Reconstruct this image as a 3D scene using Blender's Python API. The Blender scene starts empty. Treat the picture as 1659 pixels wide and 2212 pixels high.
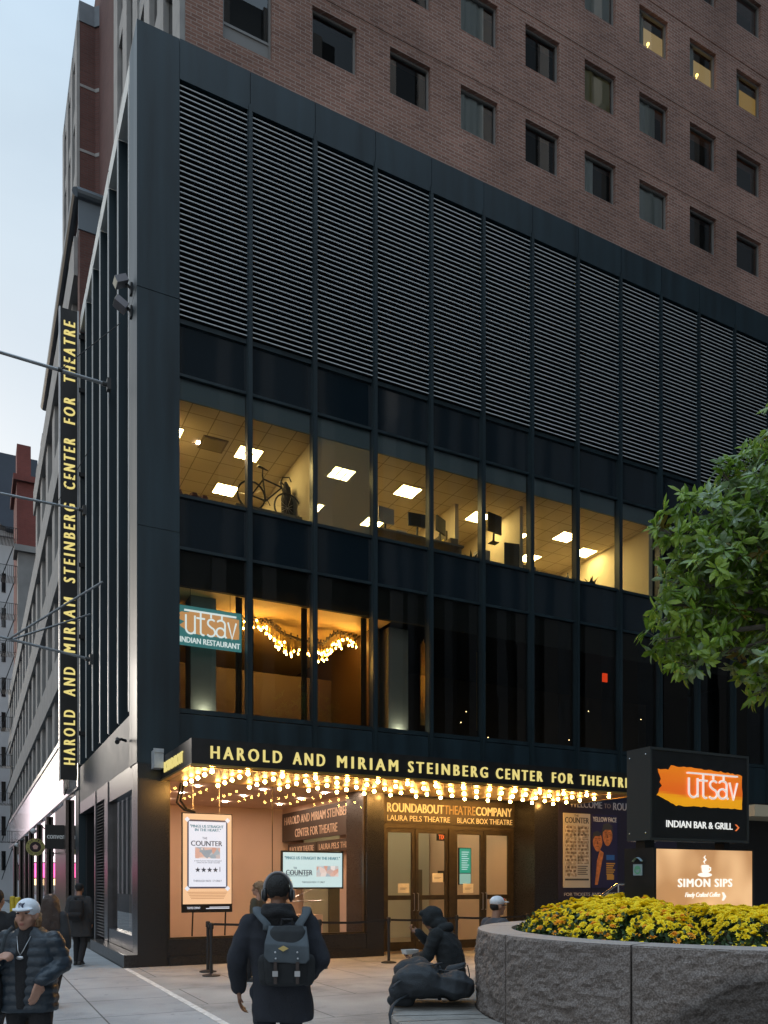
import bpy, bmesh, math, random
from mathutils import Vector, Matrix, noise as mnoise
SC = bpy.context.scene
COL = SC.collection
rnd = random.Random(7)
R_ = math.radians

# ---------------------------------------------------------------- camera
CAMP = Vector((-3.105, -17.458, 1.8))
cd = bpy.data.cameras.new('camera'); cam = bpy.data.objects.new('camera', cd); COL.objects.link(cam)
cam.location = CAMP
cam.rotation_euler = (R_(90), 0, -math.atan2(.4551, .8904))
cd.sensor_fit = 'VERTICAL'; cd.sensor_height = 36.0
cd.lens = 1743 / 2212 * 36.0
cd.shift_y = (1905 - 1106) / 2212
cd.clip_start = .1; cd.clip_end = 2000
SC.camera = cam
SC.render.resolution_x = 768; SC.render.resolution_y = 1024

# ---------------------------------------------------------------- sky, sun, exposure
SUN_EL, SUN_AZ = R_(9), R_(-14)          # azimuth measured from +Y, low behind the far end of the street
w = bpy.data.worlds.new('World'); SC.world = w; w.use_nodes = True
nt = w.node_tree; N = nt.nodes; L = nt.links; N.clear()
sky = N.new('ShaderNodeTexSky'); sky.sky_type = 'NISHITA'; sky.sun_disc = False
sky.sun_elevation = SUN_EL; sky.sun_rotation = SUN_AZ
sky.air_density = 1.0; sky.dust_density = 1.5; sky.ozone_density = 1.5
bg1 = N.new('ShaderNodeBackground'); bg1.inputs[1].default_value = .15; L.new(sky.outputs[0], bg1.inputs[0])
tc = N.new('ShaderNodeTexCoord')
mp = N.new('ShaderNodeMapping'); mp.inputs['Scale'].default_value = (1.6, 1.6, 4.5); L.new(tc.outputs['Generated'], mp.inputs[0])
nz = N.new('ShaderNodeTexNoise'); nz.inputs['Scale'].default_value = 1.6; nz.inputs['Detail'].default_value = 5; L.new(mp.outputs[0], nz.inputs['Vector'])
cr = N.new('ShaderNodeValToRGB'); cr.color_ramp.elements[0].position = .30; cr.color_ramp.elements[0].color = (.62, .62, .62, 1)
cr.color_ramp.elements[1].position = .66; cr.color_ramp.elements[1].color = (.9, .9, .9, 1); L.new(nz.outputs[0], cr.inputs[0])
sepz = N.new('ShaderNodeSeparateXYZ'); L.new(tc.outputs['Generated'], sepz.inputs[0])
cr2 = N.new('ShaderNodeValToRGB')          # the overcast veil: near white low over the street, bluer overhead
e = cr2.color_ramp.elements; e[0].position = .05; e[0].color = (.66, .65, .645, 1); e[1].position = .97; e[1].color = (1.5, 1.95, 2.4, 1)
m1 = e.new(.36); m1.color = (.61, .64, .665, 1); m2 = e.new(.66); m2.color = (.49, .59, .67, 1); m3 = e.new(.80); m3.color = (.50, .66, .82, 1)
L.new(sepz.outputs[2], cr2.inputs[0])
bg2 = N.new('ShaderNodeBackground'); bg2.inputs[1].default_value = 1.0; L.new(cr2.outputs[0], bg2.inputs[0])
mx = N.new('ShaderNodeMixShader'); L.new(cr.outputs[0], mx.inputs[0]); L.new(bg1.outputs[0], mx.inputs[1]); L.new(bg2.outputs[0], mx.inputs[2])
wo = N.new('ShaderNodeOutputWorld'); L.new(mx.outputs[0], wo.inputs[0])

sd = bpy.data.lights.new('sun', 'SUN'); sd.energy = .5; sd.angle = R_(14); sd.color = (1, .93, .85)
so = bpy.data.objects.new('sun', sd); COL.objects.link(so)
sdir = Vector((math.sin(SUN_AZ) * math.cos(SUN_EL), math.cos(SUN_AZ) * math.cos(SUN_EL), math.sin(SUN_EL)))
so.rotation_euler = (-sdir).to_track_quat('-Z', 'Y').to_euler()
so.location = (0, 60, 60)
SC.view_settings.view_transform = 'Standard'; SC.view_settings.look = 'None'
SC.view_settings.exposure = .5; SC.view_settings.gamma = 1
SC.render.engine = 'CYCLES'
cy = SC.cycles
cy.use_denoising = True
try:
    cy.denoiser = 'OPENIMAGEDENOISE'
except Exception:
    pass
cy.max_bounces = 8; cy.diffuse_bounces = 4; cy.glossy_bounces = 4; cy.transmission_bounces = 6; cy.transparent_max_bounces = 16
cy.sample_clamp_indirect = 6; cy.caustics_reflective = False; cy.caustics_refractive = False
cy.use_light_tree = True

# ---------------------------------------------------------------- mesh builder
class MB:
    def __init__(s): s.v = []; s.f = []; s.m = []; s.mi = 0
    def add(s, vs, fs):
        o = len(s.v); s.v += [tuple(p) for p in vs]
        for f in fs: s.f.append([i + o for i in f]); s.m.append(s.mi)
        return s
    def box(s, x0, x1, y0, y1, z0, z1):
        s.add([(x0,y0,z0),(x1,y0,z0),(x1,y1,z0),(x0,y1,z0),(x0,y0,z1),(x1,y0,z1),(x1,y1,z1),(x0,y1,z1)],
              [(3,2,1,0),(4,5,6,7),(0,1,5,4),(1,2,6,5),(2,3,7,6),(3,0,4,7)]); return s
    def obox(s, c, ax, ay, az):          # oriented box, half axis vectors
        c, ax, ay, az = map(Vector, (c, ax, ay, az))
        p = [c + i*ax + j*ay + k*az for k in (-1,1) for j, i in ((-1,-1),(-1,1),(1,1),(1,-1))]
        s.add(p, [(3,2,1,0),(4,5,6,7),(0,1,5,4),(1,2,6,5),(2,3,7,6),(3,0,4,7)]); return s
    def quad(s, *p): s.add(p, [tuple(range(len(p)))]); return s
    def prism(s, poly, n):               # extrude a planar polygon by vector n
        n = Vector(n); k = len(poly); a = [Vector(p) for p in poly]; b = [p + n for p in a]
        s.add(a + b, [tuple(range(k-1,-1,-1)), tuple(range(k, 2*k))] + [(i, (i+1)%k, k+(i+1)%k, k+i) for i in range(k)]); return s
    def tube(s, p, q, r, r2=None, n=8, cap=True): return s.path([p, q], [r, r if r2 is None else r2], n, cap)
    def path(s, pts, r, n=8, cap=True, flat=1.0):
        pts = [Vector(p) for p in pts]; k = len(pts)
        rs = r if isinstance(r, (list, tuple)) else [r]*k
        up = None; vs = []
        for i, p in enumerate(pts):
            d = (pts[min(i+1,k-1)] - pts[max(i-1,0)]).normalized()
            if up is None:
                up = Vector((0,0,1)) if abs(d.z) < .9 else Vector((1,0,0))
            a = d.cross(up)
            if a.length < 1e-4: a = d.cross(Vector((0,1,0)))
            a.normalize(); b = a.cross(d).normalized(); up = b
            for j in range(n):
                t = 2*math.pi*j/n; vs.append(p + a*math.cos(t)*rs[i] + b*math.sin(t)*rs[i]*flat)
        fs = [(i*n+j, i*n+(j+1)%n, (i+1)*n+(j+1)%n, (i+1)*n+j) for i in range(k-1) for j in range(n)]
        if cap: fs += [tuple(range(n-1,-1,-1)), tuple(range((k-1)*n, k*n))]
        return s.add(vs, fs)
    def ell(s, c, rx, ry=None, rz=None, rot=None, n=12, k=8):
        ry = rx if ry is None else ry; rz = rx if rz is None else rz
        c = Vector(c); vs = []; M = rot or Matrix.Identity(3)
        vs.append(c + M @ Vector((0,0,-rz)))
        for i in range(1, k):
            t = -math.pi/2 + math.pi*i/k
            for j in range(n):
                u = 2*math.pi*j/n
                vs.append(c + M @ Vector((rx*math.cos(t)*math.cos(u), ry*math.cos(t)*math.sin(u), rz*math.sin(t))))
        vs.append(c + M @ Vector((0,0,rz)))
        fs = [(0, 1+(j+1)%n, 1+j) for j in range(n)]
        for i in range(k-2):
            for j in range(n):
                a = 1+i*n+j; b = 1+i*n+(j+1)%n
                fs.append((a, b, b+n, a+n))
        l = len(vs)-1; o = 1+(k-2)*n
        fs += [(o+j, o+(j+1)%n, l) for j in range(n)]
        return s.add(vs, fs)
    def cap(s, p, q, r1, r2=None, n=10): # tapered capsule, closed, for fusing
        r2 = r1 if r2 is None else r2
        p, q = Vector(p), Vector(q); d = (q-p)
        if d.length < 1e-5: return s.ell(p, r1, n=n)
        dn = d.normalized()
        pts = [p - dn*r1*.98, p - dn*r1*.7, p, p.lerp(q,.5), q, q + dn*r2*.7, q + dn*r2*.98]
        return s.path(pts, [r1*.2, r1*.72, r1, (r1+r2)/2, r2, r2*.72, r2*.2], n)
    def chain(s, pts, rs, n=10):
        for i in range(len(pts)-1): s.cap(pts[i], pts[i+1], rs[i], rs[i+1], n)
        return s
    def lathe(s, c, prof, n=16, ang=2*math.pi, a0=0):
        c = Vector(c); full = abs(ang-2*math.pi) < 1e-6; m = n if full else n+1; vs = []
        for r, z in prof:
            for j in range(m):
                t = a0 + ang*j/n; vs.append(c + Vector((r*math.cos(t), r*math.sin(t), z)))
        fs = []
        for i in range(len(prof)-1):
            for j in range(n):
                fs.append((i*m+j, i*m+(j+1)%m, (i+1)*m+(j+1)%m, (i+1)*m+j))
        return s.add(vs, fs)
    def text(s, st, o, ux, uz, w, h, d=.012, bold=0.0, shear=0.0, space=1.0, spread=None):
        """lettering filling a w x h box whose lower left corner is o"""
        c = bpy.data.curves.new('t', 'FONT'); c.body = st; c.size = 1; c.extrude = .5; c.offset = 0; c.shear = shear
        c.space_character = space; c.resolution_u = 3
        ob = bpy.data.objects.new('t', c); COL.objects.link(ob)
        me = bpy.data.meshes.new_from_object(ob.evaluated_get(bpy.context.evaluated_depsgraph_get()))
        bpy.data.objects.remove(ob); bpy.data.curves.remove(c)
        if len(me.vertices):
            xs = [v.co.x for v in me.vertices]; ys = [v.co.y for v in me.vertices]
            x0, x1, y0, y1 = min(xs), max(xs), min(ys), max(ys)
            ux, uz, o = Vector(ux).normalized(), Vector(uz).normalized(), Vector(o); nn = ux.cross(uz)
            k = h/(y1-y0); kx = w/(x1-x0) if w else k
            for q, sh in enumerate((0,) if not bold else (0, -bold*h, bold*h)):   # struck again beside itself for a bolder stroke
                s.add([o + ux*((v.co.x-x0)*kx+sh) + uz*(v.co.y-y0)*k + nn*((v.co.z)*d + q*.0007) for v in me.vertices],
                      [tuple(p.vertices) for p in me.polygons])
        bpy.data.meshes.remove(me); return s
    def mesh(s, name, org=(0,0,0)):
        me = bpy.data.meshes.new(name); ox, oy, oz = org
        me.from_pydata([(x-ox, y-oy, z-oz) for x, y, z in s.v], [], s.f)
        me.polygons.foreach_set('material_index', s.m); me.update(); return me

WORG = {}                                 # world position each object's own origin stands for
def thing(name, label, cat, loc=(0,0,0), group=None):
    o = bpy.data.objects.new(name, None); COL.objects.link(o); o.location = loc
    o.empty_display_size = .2
    o['label'] = label; o['category'] = cat
    if group: o['group'] = group
    WORG[o.name] = tuple(loc); return o
def link_mesh(name, me, mats, parent=None, smooth=False, org=(0,0,0)):
    o = bpy.data.objects.new(name, me); COL.objects.link(o)
    for m in (mats if isinstance(mats, (list, tuple)) else [mats]): me.materials.append(m)
    if smooth: me.polygons.foreach_set('use_smooth', [True]*len(me.polygons))
    if parent: o.parent = parent; WORG[o.name] = WORG[parent.name]
    else: o.location = org; WORG[o.name] = tuple(org)
    return o
def part(name, mb, mats, parent, smooth=False, label=None, kind=None):
    o = link_mesh(name, mb.mesh(name, WORG[parent.name]), mats, parent, smooth)
    if label: o['label'] = label
    if kind: o['kind'] = kind
    return o
def solo(name, mb, mats, label, cat, loc=(0,0,0), group=None, smooth=False, kind=None):
    o = link_mesh(name, mb.mesh(name, loc), mats, None, smooth, loc); o['label'] = label; o['category'] = cat
    if group: o['group'] = group
    if kind: o['kind'] = kind
    return o
def struct(name, mb, mats, loc=(0,0,0)):
    o = link_mesh(name, mb.mesh(name, loc), mats, None, False, loc); o['kind'] = 'structure'; return o
def dup(root, loc, label=None, rotz=None):
    def cp(o, par):
        c = o.copy(); COL.objects.link(c); c.parent = par
        for ch in [x for x in COL.objects if x.parent == o]: cp(ch, c)
        return c
    c = cp(root, None); c.location = loc
    if label: c['label'] = label
    if rotz is not None: c.rotation_euler = (0,0,rotz)
    return c
def fuse(mb, vox=.012, sm=4, fac=.5):     # melt overlapping shells into one continuous skin
    me = mb.mesh('f'); o = bpy.data.objects.new('f', me); COL.objects.link(o)
    r = o.modifiers.new('r', 'REMESH'); r.mode = 'VOXEL'; r.voxel_size = vox
    if sm:
        q = o.modifiers.new('s', 'SMOOTH'); q.factor = fac; q.iterations = sm
    n = bpy.data.meshes.new_from_object(o.evaluated_get(bpy.context.evaluated_depsgraph_get()))
    bpy.data.objects.remove(o); bpy.data.meshes.remove(me); return n
def displace(me, fn):
    me.update(); nr = [v.normal.copy() for v in me.vertices]
    for v, n in zip(me.vertices, nr): v.co += n*fn(v.co, n)
    me.update(); return me
def fpart(name, me, mats, parent, label=None):
    ox = Vector(WORG[parent.name])
    me.transform(Matrix.Translation(-ox)); o = link_mesh(name, me, mats, parent, True)
    if label: o['label'] = label
    return o
# ---------------------------------------------------------------- materials
MATS = {}
def mat(name, col, rough=.6, metal=0, var=0, vs=4, bump=0, bs=40, spec=.5, em=None, ems=0, coat=0, streak=0):
    m = bpy.data.materials.new(name); m.use_nodes = True; t = m.node_tree; b = t.nodes['Principled BSDF']
    b.inputs['Base Color'].default_value = (*col, 1); b.inputs['Roughness'].default_value = rough
    b.inputs['Metallic'].default_value = metal; b.inputs['Specular IOR Level'].default_value = spec
    if coat: b.inputs['Coat Weight'].default_value = coat
    if em: b.inputs['Emission Color'].default_value = (*em, 1); b.inputs['Emission Strength'].default_value = ems
    tc = None
    if var or bump:
        tc = t.nodes.new('ShaderNodeTexCoord')
    if var:
        n = t.nodes.new('ShaderNodeTexNoise'); n.inputs['Scale'].default_value = vs; n.inputs['Detail'].default_value = 6
        if streak:
            sm_ = t.nodes.new('ShaderNodeMapping'); sm_.inputs['Scale'].default_value = (1, 1, streak); t.links.new(tc.outputs['Object'], sm_.inputs[0]); t.links.new(sm_.outputs[0], n.inputs['Vector'])
        else: t.links.new(tc.outputs['Object'], n.inputs['Vector'])
        r = t.nodes.new('ShaderNodeMapRange'); r.inputs[1].default_value = .3; r.inputs[2].default_value = .7
        r.inputs[3].default_value = 1-var; r.inputs[4].default_value = 1+var; t.links.new(n.outputs[0], r.inputs[0])
        x = t.nodes.new('ShaderNodeVectorMath'); x.operation = 'SCALE'; x.inputs[0].default_value = col
        t.links.new(r.outputs[0], x.inputs['Scale']); t.links.new(x.outputs[0], b.inputs['Base Color'])
        r2 = t.nodes.new('ShaderNodeMapRange'); r2.inputs[3].default_value = max(.02, rough*(1-var*.6)); r2.inputs[4].default_value = min(1, rough*(1+var*.6))
        t.links.new(n.outputs[0], r2.inputs[0]); t.links.new(r2.outputs[0], b.inputs['Roughness'])
    if bump:
        n2 = t.nodes.new('ShaderNodeTexNoise'); n2.inputs['Scale'].default_value = bs; n2.inputs['Detail'].default_value = 8
        t.links.new(tc.outputs['Object'], n2.inputs['Vector'])
        bp = t.nodes.new('ShaderNodeBump'); bp.inputs['Strength'].default_value = bump; bp.inputs['Distance'].default_value = .02
        t.links.new(n2.outputs[0], bp.inputs['Height']); t.links.new(bp.outputs[0], b.inputs['Normal'])
    MATS[name] = m; return m
def emat(name, col, s):
    m = bpy.data.materials.new(name); m.use_nodes = True; t = m.node_tree; b = t.nodes['Principled BSDF']
    b.inputs['Base Color'].default_value = (*[min(.06, c) for c in col], 1)
    b.inputs['Emission Color'].default_value = (*col, 1); b.inputs['Emission Strength'].default_value = s
    MATS[name] = m; return m
def glass(name, tint=(.8,.85,.85), ior=1.6, boost=1.0, rough=.0, refl=(1,1,1)):
    m = bpy.data.materials.new(name); m.use_nodes = True; t = m.node_tree; t.nodes.clear()
    f = t.nodes.new('ShaderNodeFresnel'); f.inputs[0].default_value = ior
    mu = t.nodes.new('ShaderNodeMath'); mu.operation = 'MULTIPLY'; mu.inputs[1].default_value = boost; mu.use_clamp = True
    t.links.new(f.outputs[0], mu.inputs[0])
    tr = t.nodes.new('ShaderNodeBsdfTransparent'); tr.inputs[0].default_value = (*tint, 1)
    g = t.nodes.new('ShaderNodeBsdfGlossy'); g.inputs[0].default_value = (*refl, 1); g.inputs['Roughness'].default_value = rough
    mi = t.nodes.new('ShaderNodeMixShader'); t.links.new(mu.outputs[0], mi.inputs[0]); t.links.new(tr.outputs[0], mi.inputs[1]); t.links.new(g.outputs[0], mi.inputs[2])
    o = t.nodes.new('ShaderNodeOutputMaterial'); t.links.new(mi.outputs[0], o.inputs[0]); MATS[name] = m; return m
def tiles(name, c1, c2, cm, bw, bh, mortar, rough=.8, axes='xz', off=.5, var=.25, vs=.8, bump=.3, spec=.3, fine=.12, gum=False):
    """courses of brick, slabs or ceiling tiles in metres, with broad weathering over them"""
    m = bpy.data.materials.new(name); m.use_nodes = True; t = m.node_tree; b = t.nodes['Principled BSDF']
    tc = t.nodes.new('ShaderNodeTexCoord'); sp = t.nodes.new('ShaderNodeSeparateXYZ'); t.links.new(tc.outputs['Object'], sp.inputs[0])
    cb = t.nodes.new('ShaderNodeCombineXYZ')
    if axes == 'xz':                      # walls of either direction
        ad = t.nodes.new('ShaderNodeMath'); t.links.new(sp.outputs[0], ad.inputs[0]); t.links.new(sp.outputs[1], ad.inputs[1])
        t.links.new(ad.outputs[0], cb.inputs[0]); t.links.new(sp.outputs[2], cb.inputs[1])
    else:
        t.links.new(sp.outputs[0], cb.inputs[0]); t.links.new(sp.outputs[1], cb.inputs[1])
    br = t.nodes.new('ShaderNodeTexBrick'); br.offset = off; br.inputs['Scale'].default_value = 1
    br.inputs['Color1'].default_value = (*c1, 1); br.inputs['Color2'].default_value = (*c2, 1); br.inputs['Mortar'].default_value = (*cm, 1)
    br.inputs['Brick Width'].default_value = bw; br.inputs['Row Height'].default_value = bh; br.inputs['Mortar Size'].default_value = mortar
    br.inputs['Mortar Smooth'].default_value = .1
    t.links.new(cb.outputs[0], br.inputs['Vector'])
    n = t.nodes.new('ShaderNodeTexNoise'); n.inputs['Scale'].default_value = vs; n.inputs['Detail'].default_value = 7; t.links.new(tc.outputs['Object'], n.inputs['Vector'])
    r = t.nodes.new('ShaderNodeMapRange'); r.inputs[1].default_value = .3; r.inputs[2].default_value = .7; r.inputs[3].default_value = 1-var; r.inputs[4].default_value = 1+var
    t.links.new(n.outputs[0], r.inputs[0])
    n3 = t.nodes.new('ShaderNodeTexNoise'); n3.inputs['Scale'].default_value = 55; n3.inputs['Detail'].default_value = 3; t.links.new(tc.outputs['Object'], n3.inputs['Vector'])
    r3 = t.nodes.new('ShaderNodeMapRange'); r3.inputs[1].default_value = .3; r3.inputs[2].default_value = .7; r3.inputs[3].default_value = 1-fine; r3.inputs[4].default_value = 1+fine
    t.links.new(n3.outputs[0], r3.inputs[0])
    mu = t.nodes.new('ShaderNodeMath'); mu.operation = 'MULTIPLY'; t.links.new(r.outputs[0], mu.inputs[0]); t.links.new(r3.outputs[0], mu.inputs[1])
    if gum:
        vo = t.nodes.new('ShaderNodeTexVoronoi'); vo.inputs['Scale'].default_value = 2.6; t.links.new(tc.outputs['Object'], vo.inputs['Vector'])
        wn = t.nodes.new('ShaderNodeTexWhiteNoise'); t.links.new(vo.outputs['Position'], wn.inputs['Vector'])
        th = t.nodes.new('ShaderNodeMath'); th.operation = 'MULTIPLY'; th.inputs[1].default_value = .11; t.links.new(wn.outputs['Value'], th.inputs[0])
        lt = t.nodes.new('ShaderNodeMath'); lt.operation = 'LESS_THAN'; t.links.new(vo.outputs['Distance'], lt.inputs[0]); t.links.new(th.outputs[0], lt.inputs[1])
        k_ = t.nodes.new('ShaderNodeMapRange'); k_.inputs[3].default_value = 1; k_.inputs[4].default_value = .62; t.links.new(lt.outputs[0], k_.inputs[0])
        n4 = t.nodes.new('ShaderNodeTexNoise'); n4.inputs['Scale'].default_value = .55; n4.inputs['Detail'].default_value = 9; n4.inputs['Roughness'].default_value = .7; t.links.new(tc.outputs['Object'], n4.inputs['Vector'])
        k4 = t.nodes.new('ShaderNodeMapRange'); k4.inputs[1].default_value = .52; k4.inputs[2].default_value = .72; k4.inputs[3].default_value = 1; k4.inputs[4].default_value = .55; t.links.new(n4.outputs[0], k4.inputs[0])
        m5 = t.nodes.new('ShaderNodeMath'); m5.operation = 'MULTIPLY'; t.links.new(k_.outputs[0], m5.inputs[0]); t.links.new(k4.outputs[0], m5.inputs[1])
        m6 = t.nodes.new('ShaderNodeMath'); m6.operation = 'MULTIPLY'; t.links.new(mu.outputs[0], m6.inputs[0]); t.links.new(m5.outputs[0], m6.inputs[1]); mu = m6
    sc = t.nodes.new('ShaderNodeVectorMath'); sc.operation = 'SCALE'; t.links.new(br.outputs[0], sc.inputs[0]); t.links.new(mu.outputs[0], sc.inputs['Scale'])
    t.links.new(sc.outputs[0], b.inputs['Base Color']); b.inputs['Roughness'].default_value = rough; b.inputs['Specular IOR Level'].default_value = spec
    if bump:
        bp = t.nodes.new('ShaderNodeBump'); bp.invert = True; bp.inputs['Strength'].default_value = bump; bp.inputs['Distance'].default_value = .01
        t.links.new(br.outputs['Fac'], bp.inputs['Height']); t.links.new(bp.outputs[0], b.inputs['Normal'])
    MATS[name] = m; return m

dark_metal = mat('dark_metal', (.0105,.024,.032), .42, 0, .45, 2.6, spec=.5, streak=.10)
mull_metal = mat('mullion_metal', (.0105,.022,.028), .42, 0, .3, 3, spec=.45, streak=.15)
black_stone = mat('black_granite', (.017,.017,.018), .28, 0, .35, 60, spec=.5)
black_metal = mat('backing_black', (.006,.007,.008), .8)
lit_slat_lip = mat('lit_slat_lip', (.55,.57,.58), .45)  # pale tone stands for light on the slat fronts
cream_panel = mat('cream_soffit', (.84,.82,.77), .6, 0, .12, 2)
silver = mat('brushed_metal', (.45,.45,.46), .3, .9, .15, 6)
sky_lit_lip = mat('fin_edge_sky_lit', (.72,.72,.70), .35)  # fin edges coloured pale for the sky light they catch
facade_glass = glass('vision_glass', (.80,.84,.80), 1.5, 1.15)
spandrel = mat('spandrel_glass', (.009,.016,.022), .05, spec=.75)
clear_glass = glass('lobby_glass', (.92,.92,.90), 1.45, .35)
dark_glass = mat('dark_window_glass', (.012,.014,.016), .05, spec=.6)
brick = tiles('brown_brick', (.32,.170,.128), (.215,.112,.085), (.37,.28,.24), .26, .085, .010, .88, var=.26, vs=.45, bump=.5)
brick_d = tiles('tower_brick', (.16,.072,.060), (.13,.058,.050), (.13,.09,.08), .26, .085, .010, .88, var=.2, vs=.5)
brick_red = tiles('red_brick', (.22,.055,.045), (.18,.045,.038), (.17,.09,.08), .26, .085, .012, .9, var=.25, vs=.3)
pale_conc = mat('pale_concrete', (.36,.345,.33), .85, 0, .18, 1.3, .25, 30)
frame_grey = mat('window_frame', (.20,.19,.18), .5)
side_metal = mat('storefront_metal', (.10,.095,.10), .3, .6, .25, 3)
stone_band = mat('stone_band', (.13,.125,.125), .5, 0, .25, 2)
walk = tiles('sidewalk_concrete', (.37,.375,.38), (.34,.345,.35), (.12,.12,.12), 1.55, 1.55, .012, .85, 'xy', 0, .16, .9, .4, .3, .1, True)
plaza_m = tiles('plaza_paving', (.35,.345,.335), (.31,.305,.295), (.10,.10,.10), 2.4, 1.9, .010, .8, 'xy', .5, .2, .8, .4, .35, .12, True)
asphalt = mat('asphalt', (.05,.05,.052), .9, 0, .3, 3, .3, 60)
seam_m = mat('seam_stone', (.62,.62,.60), .7, 0, .3, 9)
white_paint = mat('white_paint', (.75,.75,.73), .6)
yellow_paint = mat('yellow_paint', (.72,.50,.035), .5, 0, .15, 12)
letter_lit = emat('lit_letters', (.92,.76,.24), .60)
bulb_m = emat('bulb_glow', (1.0,.50,.12), 140)
rbulb_m = emat('filament_glow', (1.0,.50,.10), 75)
socket_m = mat('bulb_socket', (.045,.035,.022), .6)
soffit_m = mat('canopy_soffit', (.15,.105,.05), .45, .2, .15, 2)
gold_trim = mat('gold_trim', (.55,.38,.12), .28, .8)
canopy_black = mat('canopy_black', (.014,.013,.013), .4, 0, .3, 4)
bronze = mat('door_bronze', (.06,.045,.025), .4, .4, .2, 6)
paper = mat('paper', (.72,.66,.52), .8)
black_plastic = mat('black_plastic', (.012,.012,.013), .45)
chrome = mat('polished_steel', (.6,.6,.6), .18, 1)
M = MATS
# ---------------------------------------------------------------- ground
struct('road', MB().quad((-400,-400,-.14),(400,-400,-.14),(400,500,-.14),(-400,500,-.14)), asphalt)
b = MB(); b.box(-4.6,-.30,-16,300,-.3,0); struct('sidewalk', b, walk)
b = MB(); b.box(-.19,60,-40,.3,-.3,0); b.box(-30,-.30,-40,-16.004,-.3,-.002); b.box(-.19,60,.304,1.2,-.3,0); struct('plaza_pavement', b, plaza_m)
b = MB(); b.box(-.296,-.194,-16,-.05,-.3,.003); struct('paving_seam', b, seam_m)
b = MB(); b.box(-4.75,-4.604,-16,300,-.3,.0); struct('kerb', b, pale_conc)

def holes_wall(mb, u0, u1, z0, z1, holes, to3, depth):
    """wall in (u, z) with rectangular holes; to3(u, d, z) places a point d behind the face"""
    us = sorted({u0, u1, *[h[0] for h in holes], *[h[1] for h in holes]}); zs = sorted({z0, z1, *[h[2] for h in holes], *[h[3] for h in holes]})
    for i in range(len(us)-1):
        for j in range(len(zs)-1):
            cu, cz = (us[i]+us[i+1])/2, (zs[j]+zs[j+1])/2
            if any(h[0] < cu < h[1] and h[2] < cz < h[3] for h in holes): continue
            mb.quad(to3(us[i],0,zs[j]), to3(us[i+1],0,zs[j]), to3(us[i+1],0,zs[j+1]), to3(us[i],0,zs[j+1]))
    for a, c, d, e in holes:
        mb.quad(to3(a,0,d), to3(a,depth,d), to3(a,depth,e), to3(a,0,e)); mb.quad(to3(c,0,d), to3(c,0,e), to3(c,depth,e), to3(c,depth,d))
        mb.quad(to3(a,0,d), to3(c,0,d), to3(c,depth,d), to3(a,depth,d)); mb.quad(to3(a,0,e), to3(a,depth,e), to3(c,depth,e), to3(c,0,e))

# ---------------------------------------------------------------- the theatre building
TB = thing('theatre_building', 'black metal and glass theatre building with louvred upper storeys on the corner', 'building', (0,0,0))
MX = [.88] + [2.45 + 1.568*k for k in range(13)]     # mullion centres, first is the pier edge
XE = 21.27
b = MB(); b.box(0,.88,0,.5,4.32,9.3); b.box(0,.88,0,.5,9.32,14.32); b.box(0,.88,0,.5,14.34,19.94); b.box(.004,.876,.01,.5,4.3,19.9)
b.box(-.012,0,0,.9,4.32,14.32); b.box(-.012,0,0,.9,14.34,19.94); b.box(0,.5,.5,.9,4.3,19.94)
part('corner_pier', b, dark_metal, TB)
b = MB(); b.box(0,.60,0,.55,0,4.3); b.box(.6,.66,.03,.3,0,4.3)
b.box(.66,5.36,-.03,.35,0,.20); b.box(.66,5.36,.02,.35,.2,.56); b.box(5.36,5.82,0,1.2,0,4.3); b.box(.66,5.36,.02,.35,4.0,4.3)
b.box(10.36,30,0,1.2,0,4.3); b.box(5.82,10.36,.9,1.2,3.98,4.3)
part('ground_floor_wall', b, black_stone, TB)
b = MB()
for i in range(13):
    x0 = MX[i]
    x1 = MX[i+1]
    b.box(x0+.006, x1-.006, -.012, .4, 19.07, 19.94)
b.box(XE,40,-.012,.4,4.3,19.94)
part('fascia_panel', b, dark_metal, TB)
for i in range(1, len(MX)):
    x = MX[i]; b = MB(); b.box(x-.060,x+.060,-.005,.2,4.34,19.22); b.box(x-.035,x+.035,-.03,-.005,4.34,19.2); part('mullion', b, mull_metal, TB)
for z, h in ((13.88,.10),(12.745,.06),(10.13,.07),(9.0,.065),(5.46,.10)):
    b = MB(); b.box(.88,XE,.075,.17,z,z+h); part('transom', b, mull_metal, TB)
b = MB(); b.box(.88,XE,.07,.24,4.3,5.44); part('lower_panel_band', b, dark_metal, TB)
for i in range(13):
    x0, x1 = MX[i] + (.0 if i == 0 else .060), (MX[i+1]-.060 if i+1 < len(MX) else XE)
    b = MB(); b.quad((x0,.30,13.99),(x1,.30,13.99),(x1,.30,19.07),(x0,.30,19.07))
    n = 44; dz = (19.06-14.0)/n
    for k in range(n):
        z = 14.03 + dz*k
        b.mi = 0; b.prism([(x0,.045,z),(x0,.24,z+.035),(x0,.24,z+.047),(x0,.045,z+.016)], (x1-x0,0,0))  # slat body coloured black for the shade on its underside
        b.mi = 1; b.box(x0,x1,.028,.045,z-.004,z+.017)
    part('louver_panel', b, [black_metal, lit_slat_lip], TB)
    for z0, z1, m, nm in ((12.80,13.89,spandrel,'spandrel_panel'),(9.06,10.14,spandrel,'spandrel_panel'),(10.19,12.75,facade_glass,'window_pane'),(5.55,9.01,facade_glass,'window_pane')):
        tilt = rnd.uniform(-.004,.004); b = MB(); b.quad((x0,.13+tilt,z0),(x1,.13-tilt,z0),(x1,.13-tilt+rnd.uniform(-.003,.003),z1),(x0,.13+tilt,z1)); part(nm, b, m, TB)
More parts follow.
